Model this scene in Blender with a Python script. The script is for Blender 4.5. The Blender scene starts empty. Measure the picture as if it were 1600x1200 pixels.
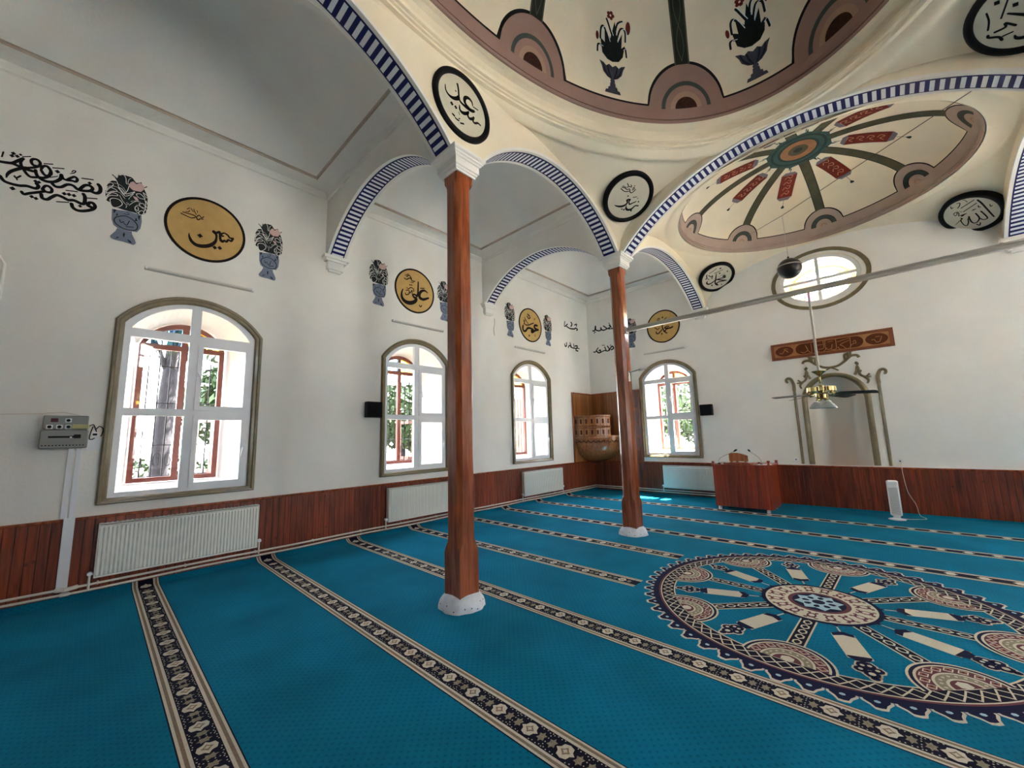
import bpy, math, random
from math import sin, cos, pi, sqrt, radians, atan2, acos, asin
from mathutils import Vector, Matrix
from mathutils.geometry import delaunay_2d_cdt
random.seed(7)
C = bpy.context.scene.collection
SKY, SKYMIX, SUN, EXPO = 1.0, .85, 10.0, 4.45
# ---------------------------------------------------------------- room measures (metres)
D = 10.43                    # qibla (front) wall
XC = 5.91                    # nave axis
XA, XB = 3.366, 8.454        # column lines
XR = 11.82                   # right wall
YB = -6.0                    # back wall
Y0, Y1, Y2 = -1.89, 2.588, 6.142
ZK = 4.70                    # top of the capitals, spring of the arches
HT = .145                    # half thickness of the arcade walls
HW = .854                    # wainscot height

# ---------------------------------------------------------------- materials
def nodes(name):
    m = bpy.data.materials.new(name); m.use_nodes = True
    return m, m.node_tree.nodes, m.node_tree.links, m.node_tree.nodes['Principled BSDF']
def lin(c):
    return tuple((x/12.92 if x <= .04045 else ((x+.055)/1.055)**2.4) for x in [v/255 for v in c]) + (1,)
def plain(name, rgb, rough=.5, metal=0, noise=0, nscale=8, bump=0, bscale=60, coat=0):
    m, n, l, b = nodes(name)
    b.inputs['Base Color'].default_value = lin(rgb); b.inputs['Roughness'].default_value = rough
    b.inputs['Metallic'].default_value = metal
    if rough > .42 and not coat: b.inputs['Specular IOR Level'].default_value = .18
    if coat: b.inputs['Coat Weight'].default_value = coat; b.inputs['Coat Roughness'].default_value = .12
    tc = n.new('ShaderNodeTexCoord')
    if noise:
        t = n.new('ShaderNodeTexNoise'); t.inputs['Scale'].default_value = nscale; t.inputs['Detail'].default_value = 5
        l.new(tc.outputs['Object'], t.inputs['Vector'])
        r = n.new('ShaderNodeMapRange'); r.inputs[1].default_value = .3; r.inputs[2].default_value = .7
        r.inputs[3].default_value = 1-noise; r.inputs[4].default_value = 1+noise*.5
        l.new(t.outputs['Fac'], r.inputs[0])
        x = n.new('ShaderNodeVectorMath'); x.operation = 'SCALE'; x.inputs[0].default_value = lin(rgb)[:3]
        l.new(r.outputs[0], x.inputs['Scale']); l.new(x.outputs[0], b.inputs['Base Color'])
    if bump:
        t2 = n.new('ShaderNodeTexNoise'); t2.inputs['Scale'].default_value = bscale; t2.inputs['Detail'].default_value = 4
        l.new(tc.outputs['Object'], t2.inputs['Vector'])
        bp = n.new('ShaderNodeBump'); bp.inputs['Strength'].default_value = bump; bp.inputs['Distance'].default_value = .01
        l.new(t2.outputs['Fac'], bp.inputs['Height']); l.new(bp.outputs[0], b.inputs['Normal'])
    return m
def wood(name, dark, light, axis='Y', plank=.095, rough=.28, gscale=14, knots=True, coat=.4):
    """vertical lacquered boards; axis = the horizontal coordinate the boards repeat along (None: one solid piece)"""
    m, n, l, b = nodes(name)
    tc = n.new('ShaderNodeTexCoord'); sp = n.new('ShaderNodeSeparateXYZ'); l.new(tc.outputs['Object'], sp.inputs[0])
    mp = n.new('ShaderNodeMapping'); mp.inputs['Scale'].default_value = (gscale, gscale, .9); l.new(tc.outputs['Object'], mp.inputs[0])
    t = n.new('ShaderNodeTexNoise'); t.inputs['Scale'].default_value = 2.2; t.inputs['Detail'].default_value = 6; t.inputs['Distortion'].default_value = .6
    l.new(mp.outputs[0], t.inputs['Vector'])
    cr = n.new('ShaderNodeValToRGB'); cr.color_ramp.elements[0].color = lin(dark); cr.color_ramp.elements[1].color = lin(light)
    cr.color_ramp.elements[0].position = .3; cr.color_ramp.elements[1].position = .72
    l.new(t.outputs['Fac'], cr.inputs[0]); col = cr.outputs[0]
    def mul(cin, fac):
        x = n.new('ShaderNodeVectorMath'); x.operation = 'SCALE'; l.new(cin, x.inputs[0]); l.new(fac, x.inputs['Scale']); return x.outputs[0]
    if plank:
        dv = n.new('ShaderNodeMath'); dv.operation = 'DIVIDE'; dv.inputs[1].default_value = plank; l.new(sp.outputs[axis], dv.inputs[0])
        fl = n.new('ShaderNodeMath'); fl.operation = 'FLOOR'; l.new(dv.outputs[0], fl.inputs[0])
        fr = n.new('ShaderNodeMath'); fr.operation = 'FRACT'; l.new(dv.outputs[0], fr.inputs[0])
        wn = n.new('ShaderNodeTexWhiteNoise'); wn.noise_dimensions = '1D'; l.new(fl.outputs[0], wn.inputs['W'])
        mr = n.new('ShaderNodeMapRange'); mr.inputs[3].default_value = .72; mr.inputs[4].default_value = 1.22; l.new(wn.outputs['Value'], mr.inputs[0])
        col = mul(col, mr.outputs[0])
        pp = n.new('ShaderNodeMath'); pp.operation = 'PINGPONG'; pp.inputs[1].default_value = .5; l.new(fr.outputs[0], pp.inputs[0])
        gr = n.new('ShaderNodeMapRange'); gr.inputs[1].default_value = .02; gr.inputs[2].default_value = .09; gr.inputs[3].default_value = .25; l.new(pp.outputs[0], gr.inputs[0])
        col = mul(col, gr.outputs[0])
        bp = n.new('ShaderNodeBump'); bp.inputs['Distance'].default_value = .006; bp.inputs['Strength'].default_value = .8
        l.new(gr.outputs[0], bp.inputs['Height']); l.new(bp.outputs[0], b.inputs['Normal'])
    if knots:
        v = n.new('ShaderNodeTexVoronoi'); v.inputs['Scale'].default_value = 5.5; l.new(tc.outputs['Object'], v.inputs['Vector'])
        kr = n.new('ShaderNodeMapRange'); kr.inputs[1].default_value = .05; kr.inputs[2].default_value = .13; kr.inputs[3].default_value = .4; l.new(v.outputs['Distance'], kr.inputs[0])
        col = mul(col, kr.outputs[0])
    l.new(col, b.inputs['Base Color']); b.inputs['Roughness'].default_value = rough
    b.inputs['Coat Weight'].default_value = coat; b.inputs['Coat Roughness'].default_value = .15
    return m
def glassy(name, tint=(1, 1, 1), gloss=.06):
    m, n, l, b = nodes(name); n.remove(b)
    tr = n.new('ShaderNodeBsdfTransparent'); tr.inputs[0].default_value = tuple(tint)+(1,)
    gl = n.new('ShaderNodeBsdfGlossy'); gl.inputs['Roughness'].default_value = .02
    mx = n.new('ShaderNodeMixShader'); mx.inputs[0].default_value = gloss
    l.new(tr.outputs[0], mx.inputs[1]); l.new(gl.outputs[0], mx.inputs[2])
    l.new(mx.outputs[0], n['Material Output'].inputs['Surface']); return m
def carpet(name, rgb):
    m, n, l, b = nodes(name)
    tc = n.new('ShaderNodeTexCoord')
    t = n.new('ShaderNodeTexNoise'); t.inputs['Scale'].default_value = 1.3; t.inputs['Detail'].default_value = 6; l.new(tc.outputs['Object'], t.inputs[0])
    mr = n.new('ShaderNodeMapRange'); mr.inputs[1].default_value = .3; mr.inputs[2].default_value = .7; mr.inputs[3].default_value = .8; mr.inputs[4].default_value = 1.2; l.new(t.outputs['Fac'], mr.inputs[0])
    # small woven flecks in a brick-like raster
    mp = n.new('ShaderNodeMapping'); mp.inputs['Scale'].default_value = (26, 26, 1); mp.inputs['Rotation'].default_value = (0, 0, .785); l.new(tc.outputs['Object'], mp.inputs[0])
    v = n.new('ShaderNodeTexVoronoi'); v.inputs['Scale'].default_value = 1; v.inputs['Randomness'].default_value = .12; l.new(mp.outputs[0], v.inputs['Vector'])
    vr = n.new('ShaderNodeMapRange'); vr.inputs[1].default_value = .12; vr.inputs[2].default_value = .3; vr.inputs[3].default_value = .72; l.new(v.outputs['Distance'], vr.inputs[0])
    t3 = n.new('ShaderNodeTexNoise'); t3.inputs['Scale'].default_value = 240; t3.inputs['Detail'].default_value = 2; l.new(tc.outputs['Object'], t3.inputs[0])
    m3 = n.new('ShaderNodeMapRange'); m3.inputs[1].default_value = .3; m3.inputs[2].default_value = .7; m3.inputs[3].default_value = .84; m3.inputs[4].default_value = 1.14; l.new(t3.outputs['Fac'], m3.inputs[0])
    a = n.new('ShaderNodeMath'); a.operation = 'MULTIPLY'; l.new(mr.outputs[0], a.inputs[0]); l.new(vr.outputs[0], a.inputs[1])
    a2 = n.new('ShaderNodeMath'); a2.operation = 'MULTIPLY'; l.new(a.outputs[0], a2.inputs[0]); l.new(m3.outputs[0], a2.inputs[1])
    x = n.new('ShaderNodeVectorMath'); x.operation = 'SCALE'; x.inputs[0].default_value = lin(rgb)[:3]; l.new(a2.outputs[0], x.inputs['Scale'])
    l.new(x.outputs[0], b.inputs['Base Color']); b.inputs['Roughness'].default_value = .95; b.inputs['Specular IOR Level'].default_value = .05
    b.inputs['Sheen Weight'].default_value = .08; b.inputs['Sheen Roughness'].default_value = .4; b.inputs['Sheen Tint'].default_value = lin((120, 200, 230))
    bp = n.new('ShaderNodeBump'); bp.inputs['Strength'].default_value = .5; bp.inputs['Distance'].default_value = .006; l.new(t3.outputs['Fac'], bp.inputs['Height']); l.new(bp.outputs[0], b.inputs['Normal'])
    return m

WHITE = plain('white_plaster', (238, 236, 230), .75, noise=.045, nscale=1.6, bump=.25, bscale=35)
CREAM = plain('cream_plaster', (240, 229, 204), .7, noise=.06, nscale=1.1, bump=.2, bscale=25)
DOMEC = plain('dome_cream', (237, 226, 202), .75, noise=.07, nscale=1.5, bump=.2, bscale=30)
BROWN = plain('dome_brown', (156, 126, 116), .8, noise=.1, nscale=3)
BROWND = plain('dome_brown_moulding', (112, 84, 76), .8)
BROWNL = plain('front_dome_brown', (182, 160, 146), .8, noise=.1, nscale=3)
BLACK = plain('paint_black', (14, 12, 14), .5)
NAVY = plain('band_navy', (24, 30, 92), .55)
BWHITE = plain('band_white', (232, 234, 240), .6)
GREEND = plain('rib_dark_green', (38, 42, 34), .7, noise=.3, nscale=9)
GREENR = plain('rib_olive', (84, 84, 66), .7, noise=.2, nscale=7)
TEAL = plain('hub_teal', (58, 88, 84), .7, noise=.2, nscale=6)
TEALD = plain('hub_teal_dark', (36, 58, 58), .7)
ORANGEP = plain('hub_tan', (164, 118, 84), .7, noise=.15, nscale=7)
DKBR = plain('scallop_eye', (62, 34, 24), .7, noise=.5, nscale=30)
TANP = plain('scallop_tan', (168, 140, 120), .8)
SLATE = plain('arch_slate', (74, 80, 76), .8)
SLATED = plain('vase_slate_dark', (30, 32, 44), .7)
SLATEV = plain('vase_slate', (66, 66, 80), .7, noise=.2, nscale=10)
TULIP = plain('tulip_green_black', (18, 24, 22), .7, noise=.3, nscale=20)
REDP = plain('paint_dark_red', (112, 34, 28), .7, noise=.25, nscale=14)
REDB = plain('banner_red', (118, 38, 30), .7, noise=.25, nscale=16)
LILAC = plain('banner_lilac', (120, 112, 122), .7)
LIGHTP = plain('banner_script', (196, 140, 110), .7)
GOLD = plain('gold_paint', (204, 168, 106), .55, noise=.09, nscale=9)
INK = plain('ink_brown_black', (26, 14, 8), .45)
INKK = plain('ink_black', (12, 11, 12), .45)
MEDC = plain('medallion_cream', (208, 203, 184), .6, noise=.04, nscale=6)
VGREY = plain('vase_blue_grey', (122, 132, 152), .7, noise=.1, nscale=12)
VLEAF = plain('foliage_black_green', (36, 42, 42), .7)
VPINK = plain('flower_pink', (216, 182, 178), .7)
SHADOWGAP = plain('vault_line_brown', (196, 180, 164), .8, noise=.15, nscale=4)
OLIVE = plain('casing_olive', (124, 110, 78), .45, noise=.2, nscale=9, coat=.3)
PVC = plain('white_pvc', (232, 234, 238), .3)
WOODL = wood('wainscot_boards_left', (92, 36, 16), (160, 74, 40), 'Y', .08)
WOODF = wood('wainscot_boards_front', (86, 34, 16), (146, 66, 38), 'X', .08)
WOODC = wood('column_wood', (112, 52, 26), (172, 94, 56), None, None, .2, 10, False, .7)
WOODD = wood('desk_wood', (126, 44, 22), (168, 68, 38), 'X', .07, .35, 18, False, .3)
WOODP = wood('pulpit_wood', (134, 82, 48), (182, 120, 76), None, None, .22, 12, False, .6)
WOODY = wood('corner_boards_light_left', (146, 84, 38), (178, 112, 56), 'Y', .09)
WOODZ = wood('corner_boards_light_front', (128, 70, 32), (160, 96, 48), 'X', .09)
WOODB = plain('carved_board_brown', (128, 70, 40), .45, noise=.2, nscale=12, coat=.2)
WOODBL = plain('carved_board_tan', (182, 128, 84), .5, noise=.15, nscale=14)
WOODBD = plain('carved_board_dark', (98, 50, 28), .5, noise=.2, nscale=14)
ORW = plain('outer_window_wood', (112, 50, 32), .4, noise=.2, nscale=8)
RADW = plain('radiator_enamel', (226, 228, 220), .3)
PIPEW = plain('pipe_paint', (222, 216, 204), .4)
IRON = plain('black_iron', (24, 22, 28), .5, metal=.3)
GREYM = plain('painted_tie_steel', (176, 172, 162), .35, metal=.2)
BRASS = plain('polished_brass', (206, 190, 136), .18, metal=1)
CHROME = plain('dull_chrome', (190, 186, 178), .25, metal=1)
BLADE = plain('dark_fan_blade', (44, 36, 32), .4)
PLASTICK = plain('black_plastic', (12, 12, 14), .45)
PANELG = plain('panel_grey', (148, 150, 146), .45)
BEIGEP = plain('beige_plastic', (196, 184, 132), .5)
WPLAS = plain('white_plastic', (236, 238, 240), .4)
TUBEW = plain('fluorescent_tube_unlit', (222, 222, 216), .25)
LIMEW = plain('whitewashed_stone', (222, 226, 230), .7, noise=.12, nscale=14, bump=1.0, bscale=30)
CHIP = plain('chipped_plaster', (104, 100, 104), .9)
NICHE = plain('mihrab_gloss_paint', (206, 200, 188), .36, coat=.12)
GLASS = glassy('window_glass')
GBLUE = glassy('blue_glass', (.25, .55, .85), .05); GYEL = glassy('yellow_glass', (1, .62, .05), .05); GPINK = glassy('pink_glass', (1, .15, .45), .05)
SHADE = plain('frosted_lamp_glass', (226, 228, 224), .12, coat=.5); SHADE.node_tree.nodes['Principled BSDF'].inputs['Transmission Weight'].default_value = .35
CARPET = carpet('carpet_turquoise', (8, 114, 148))
CNAVY = plain('carpet_navy', (22, 24, 60), .95, noise=.15, nscale=60); CBLACK = plain('carpet_black', (20, 18, 40), .95)
CBEIGE = plain('carpet_beige', (212, 204, 186), .95, noise=.12, nscale=90); CTAN = plain('carpet_taupe', (142, 124, 104), .95, noise=.2, nscale=80)
CGREY = plain('carpet_grey_tan', (150, 142, 122), .95, noise=.35, nscale=120)
CMAR = plain('carpet_maroon', (106, 60, 68), .95); CRED = plain('carpet_red', (144, 84, 76), .95, noise=.2, nscale=60); CPALE = plain('carpet_pale_blue', (168, 200, 212), .95, noise=.15, nscale=60)
CIVORY = plain('carpet_ivory', (208, 200, 178), .95, noise=.06, nscale=60)
BARK = plain('tree_bark', (30, 29, 33), .9, noise=.4, nscale=12, bump=1, bscale=14)
LEAFM = plain('tree_leaves', (28, 46, 18), .6, noise=.35, nscale=6)
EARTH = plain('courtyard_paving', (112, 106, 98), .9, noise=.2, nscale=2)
BOUNCEPAVE = plain('added_bounce_paving', (232, 230, 224), .8, noise=.1, nscale=2)  # added pale ground, a reflector that throws sunlight up into the ceilings
STONE = plain('garden_wall_stone', (84, 66, 52), .9, noise=.3, nscale=5, bump=.6, bscale=6)
REVEAL = plain('round_window_reveal', (232, 214, 150), .7)

# ---------------------------------------------------------------- mesh builder
class MB:
    def __init__(s): s.v = []; s.f = []; s.m = []; s.mats = []
    def mi(s, mat):
        if mat not in s.mats: s.mats.append(mat)
        return s.mats.index(mat)
    def add(s, vs, fs, mat):
        o = len(s.v); s.v += [tuple(p) for p in vs]; k = s.mi(mat)
        for f in fs: s.f.append(tuple(i+o for i in f)); s.m.append(k)
    def quad(s, a, b, c, d, mat): s.add([a, b, c, d], [(0, 1, 2, 3)], mat)
    def box(s, x0, x1, y0, y1, z0, z1, mat, bev=0):
        if bev and min(x1-x0, y1-y0, z1-z0) > 2.2*bev:
            b = bev
            rings = [(z0, b), (z0+b, 0), (z1-b, 0), (z1, b)]; vs = []; fs = []
            for z, i in rings:
                X0, X1, Y0_, Y1_ = x0+i, x1-i, y0+i, y1-i; c = b
                vs += [(X0+c, Y0_, z), (X1-c, Y0_, z), (X1, Y0_+c, z), (X1, Y1_-c, z), (X1-c, Y1_, z), (X0+c, Y1_, z), (X0, Y1_-c, z), (X0, Y0_+c, z)]
            for r in range(3):
                for k in range(8): fs.append((r*8+k, r*8+(k+1) % 8, r*8+8+(k+1) % 8, r*8+8+k))
            fs += [tuple(range(7, -1, -1)), tuple(range(24, 32))]
            s.add(vs, fs, mat); return
        vs = [(x, y, z) for z in (z0, z1) for y in (y0, y1) for x in (x0, x1)]
        s.add(vs, [(0, 2, 3, 1), (4, 5, 7, 6), (0, 1, 5, 4), (2, 6, 7, 3), (0, 4, 6, 2), (1, 3, 7, 5)], mat)
    def tube(s, pts, r, mat, n=8, caps=True):
        pts = [Vector(p) for p in pts]; rr = r if isinstance(r, (list, tuple)) else [r]*len(pts); vs = []; fs = []
        T0 = (pts[1]-pts[0]).normalized(); N = T0.orthogonal().normalized()
        for i, p in enumerate(pts):
            T = ((pts[min(i+1, len(pts)-1)]-pts[max(i-1, 0)])).normalized()
            N = (N-T*N.dot(T)); N = N.normalized() if N.length > 1e-6 else T.orthogonal().normalized(); Bn = T.cross(N)
            for k in range(n): a = 2*pi*k/n; vs.append(p+(N*cos(a)+Bn*sin(a))*rr[i])
        for i in range(len(pts)-1):
            for k in range(n): fs.append((i*n+k, i*n+(k+1) % n, i*n+n+(k+1) % n, i*n+n+k))
        if caps: fs += [tuple(range(n-1, -1, -1)), tuple(range(len(vs)-n, len(vs)))]
        s.add(vs, fs, mat)
    def lathe(s, prof, c, mat, n=24, a0=0, a1=2*pi, sq=None, fn=None):
        vs = []; fs = []; full = abs(a1-a0-2*pi) < 1e-6; m = n if full else n+1
        for r, z in prof:
            for k in range(m):
                a = a0+(a1-a0)*k/n; q = fn(a) if fn else 1
                vs.append((c[0]+r*cos(a)*q, c[1]+r*sin(a)*q, c[2]+z))
        for i in range(len(prof)-1):
            for k in range(n): k2 = (k+1) % m; fs.append((i*m+k, i*m+k2, i*m+m+k2, i*m+m+k))
        s.add(vs, fs, mat)
    def grid(s, fn, nu, nv, mat):
        vs = [fn(i/nu, j/nv) for j in range(nv+1) for i in range(nu+1)]; w = nu+1
        s.add(vs, [(j*w+i, j*w+i+1, j*w+w+i+1, j*w+w+i) for j in range(nv) for i in range(nu)], mat)
    def build(s, name, parent=None, smooth=False, loc=None, mat4=None):
        me = bpy.data.meshes.new(name); me.from_pydata(s.v, [], s.f)
        for m in s.mats: me.materials.append(m)
        me.polygons.foreach_set('material_index', s.m)
        if smooth: me.polygons.foreach_set('use_smooth', [True]*len(s.f))
        me.update(); o = bpy.data.objects.new(name, me); C.objects.link(o)
        if parent: o.parent = parent
        if loc: o.location = loc
        if mat4: o.matrix_world = mat4
        return o

def inside(p, loops):
    c = False
    for L in loops:
        j = len(L)-1
        for i in range(len(L)):
            a, b = L[i], L[j]
            if (a[1] > p[1]) != (b[1] > p[1]) and p[0] < (b[0]-a[0])*(p[1]-a[1])/(b[1]-a[1])+a[0]: c = not c
            j = i
    return c
def densify(L, g):
    out = []
    for i in range(len(L)):
        a, b = L[i], L[(i+1) % len(L)]; n = max(1, int(math.hypot(b[0]-a[0], b[1]-a[1])/g))
        for k in range(n): out.append((a[0]+(b[0]-a[0])*k/n, a[1]+(b[1]-a[1])*k/n))
    return out
def fill(mb, loops, fn, mat, g=None):
    """triangulate the even-odd area of 2D loops (with an inner raster of step g) and map it through fn"""
    if g: loops = [densify(L, g) for L in loops]
    vs = []; es = []
    for L in loops:
        o = len(vs); vs += [Vector((float(a), float(b))) for a, b in L]; es += [(o+i, o+(i+1) % len(L)) for i in range(len(L))]
    if g:
        xs = [p.x for p in vs]; ys = [p.y for p in vs]; x = min(xs)+g*.5
        while x < max(xs):
            y = min(ys)+g*.5
            while y < max(ys):
                if inside((x, y), loops): vs.append(Vector((x, y)))
                y += g
            x += g
    r = delaunay_2d_cdt(vs, es, [], 0, 1e-6); P = r[0]; F = []
    for f in r[2]:
        c = (sum(P[i].x for i in f)/len(f), sum(P[i].y for i in f)/len(f))
        if inside(c, loops): F.append(tuple(f))
    mb.add([fn(p.x, p.y) for p in P], F, mat)
def prism(mb, loops, fn, d0, d1, mat, back=True):
    """extrude 2D loops between depths d0 and d1; fn(u, v, d) -> point"""
    fill(mb, loops, lambda u, v: fn(u, v, d0), mat)
    if back: fill(mb, loops, lambda u, v: fn(u, v, d1), mat)
    for L in loops:
        n = len(L); vs = [fn(a, b, d0) for a, b in L]+[fn(a, b, d1) for a, b in L]
        mb.add(vs, [(i, (i+1) % n, n+(i+1) % n, n+i) for i in range(n)], mat)
def spline(pts, k=5):
    if len(pts) < 3: return [list(p) for p in pts]
    out = []
    for i in range(len(pts)-1):
        p0 = pts[max(i-1, 0)]; p1 = pts[i]; p2 = pts[i+1]; p3 = pts[min(i+2, len(pts)-1)]
        for j in range(k):
            t = j/k
            out.append([.5*(2*b+(c-a)*t+(2*a-5*b+4*c-d)*t*t+(3*b-a-3*c+d)*t**3) for a, b, c, d in zip(p0, p1, p2, p3)])
    out.append(list(pts[-1])); return out
def stroke(mb, pts, fn, mat, sc=.001):
    """pen stroke of varying width; pts rows are (x, y, width)"""
    pts = [[q*sc for q in p] for p in pts]
    if len(pts) == 1:
        x, y, w = pts[0]; h = w*.62; L = [(x-h, y), (x, y-h), (x+h, y), (x, y+h)]
        mb.add([fn(a, b) for a, b in L], [(0, 1, 2, 3)], mat); return
    P = spline(pts); vs = []; fs = []
    for i, p in enumerate(P):
        a = P[max(i-1, 0)]; b = P[min(i+1, len(P)-1)]; dx, dy = b[0]-a[0], b[1]-a[1]; q = math.hypot(dx, dy) or 1
        w = max(p[2], .002)*.5; vs += [fn(p[0]-dy/q*w, p[1]+dx/q*w), fn(p[0]+dy/q*w, p[1]-dx/q*w)]
    for i in range(len(P)-1): fs.append((2*i, 2*i+1, 2*i+3, 2*i+2))
    mb.add(vs, fs, mat)
    for e, o in ((0, 1), (-1, -2)):
        x, y, w = P[e]; w = max(w, .002)*.5; L = [(x+w*cos(t*pi/4), y+w*sin(t*pi/4)) for t in range(8)]
        mb.add([fn(a, b) for a, b in L], [tuple(range(8))], mat)
def circle(cx, cy, r, n=24, ry=None, a0=0): return [(cx+r*cos(a0+2*pi*i/n), cy+(ry or r)*sin(a0+2*pi*i/n)) for i in range(n)]
def rect(x0, x1, y0, y1): return [(x0, y0), (x1, y0), (x1, y1), (x0, y1)]
def arched(hw, zb, zs, zt, n=20, cx=0):
    """round-headed outline: straight jambs to zs, segmental head up to zt"""
    r = zt-zs; R = (hw*hw+r*r)/(2*r); a = asin(min(1, hw/R)); L = [(cx-hw, zb), (cx+hw, zb)]
    for i in range(n+1): t = a-2*a*i/n; L.append((cx+R*sin(t), zt-R+R*cos(t)))
    return L

# ---------------------------------------------------------------- objects and their words
def tag(o, label=None, cat=None, group=None, kind=None):
    if label: o['label'] = label
    if cat: o['category'] = cat
    if group: o['group'] = group
    if kind: o['kind'] = kind
    return o
def empty(name, loc=(0, 0, 0), frame=None, **k):
    o = bpy.data.objects.new(name, None); C.objects.link(o); o.empty_display_size = .1
    if frame:
        u, v, n = [Vector(q) for q in frame]
        o.matrix_world = Matrix(((u.x, v.x, n.x, loc[0]), (u.y, v.y, n.y, loc[1]), (u.z, v.z, n.z, loc[2]), (0, 0, 0, 1)))
    else: o.location = loc
    return tag(o, **k)
def copy_thing(root, label=None):
    r = root.copy(); C.objects.link(r)
    if label: r['label'] = label
    for ch in root.children:
        c = ch.copy(); C.objects.link(c); c.parent = r
        for g in ch.children:
            d = g.copy(); C.objects.link(d); d.parent = c
    return r
def struct(mb, name, smooth=False, parent=None):
    o = mb.build(name, parent, smooth)
    if not parent: o['kind'] = 'structure'
    return o
FL = ((0, 1, 0), (0, 0, 1), (1, 0, 0))        # frame on the left wall
FF = ((1, 0, 0), (0, 0, 1), (0, -1, 0))       # frame on the front wall
WL = lambda u, z, d: (-d, u, z)               # d grows outward through each wall
WF = lambda u, z, d: (u, D+d, z)
WR = lambda u, z, d: (XR+d, u, z)
WB = lambda u, z, d: (u, YB-d, z)

# ================================================================ WALLS, WINDOWS
WIN = dict(hw=.68, zb=1.03, zs=3.11, zt=3.465)
win_hole = lambda cx: arched(WIN['hw'], WIN['zb'], WIN['zs'], WIN['zt'], 20, cx)
out_hole = lambda cx: arched(.47, 1.14, 2.98, 3.32, 20, cx)
OX = -.04      # the outer wooden window sits a little off the axis of the inner one
OVAL = (5.79, 4.79)
NX, NHW, NZS, NR = 5.80, .46, 2.16, .50        # mihrab niche
def niche_outline(hw, zb, zs, rise, n=28): return [(NX-hw, zb), (NX+hw, zb)]+[(NX+hw*cos(pi*i/n), zs+rise*sin(pi*i/n)) for i in range(n+1)]
YWL = [.828, 4.255, 7.649]; XW4 = 2.369
def wall(name, fn, u0, u1, inner, outer, top=6.3, mat=None):
    m = MB()
    fill(m, [rect(u0, u1, 0, top)]+inner, lambda u, z: fn(u, z, 0), mat or WHITE)
    fill(m, [rect(u0-.7, u1+.7, -.1, top)]+outer, lambda u, z: fn(u, z, .72), WHITE)
    return struct(m, name)
wall('wall_left', WL, YB, D, [win_hole(y) for y in YWL], [out_hole(y+OX) for y in YWL])
wall('wall_front', WF, 0, XR, [win_hole(XW4), win_hole(XR-XW4), circle(*OVAL, .70, 40, .53), niche_outline(NHW, .5, NZS, NR)],
     [out_hole(XW4+OX), out_hole(XR-XW4+OX), circle(OVAL[0], OVAL[1]+.02, .56, 40, .42)])
UP = [(y, 4.75) for y in YWL]     # made-up ovals high in the unseen right wall, added for more daylight
wall('wall_right', WR, YB, D, [win_hole(y) for y in YWL]+[circle(y, z, .62, 32, .48) for y, z in UP], [out_hole(y+OX) for y in YWL]+[circle(y, z, .62, 32, .48) for y, z in UP])
wall('wall_back', WB, 0, XR, [], [], mat=WOODF)  # out of view; dark boards put here to cut bounced light

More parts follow.
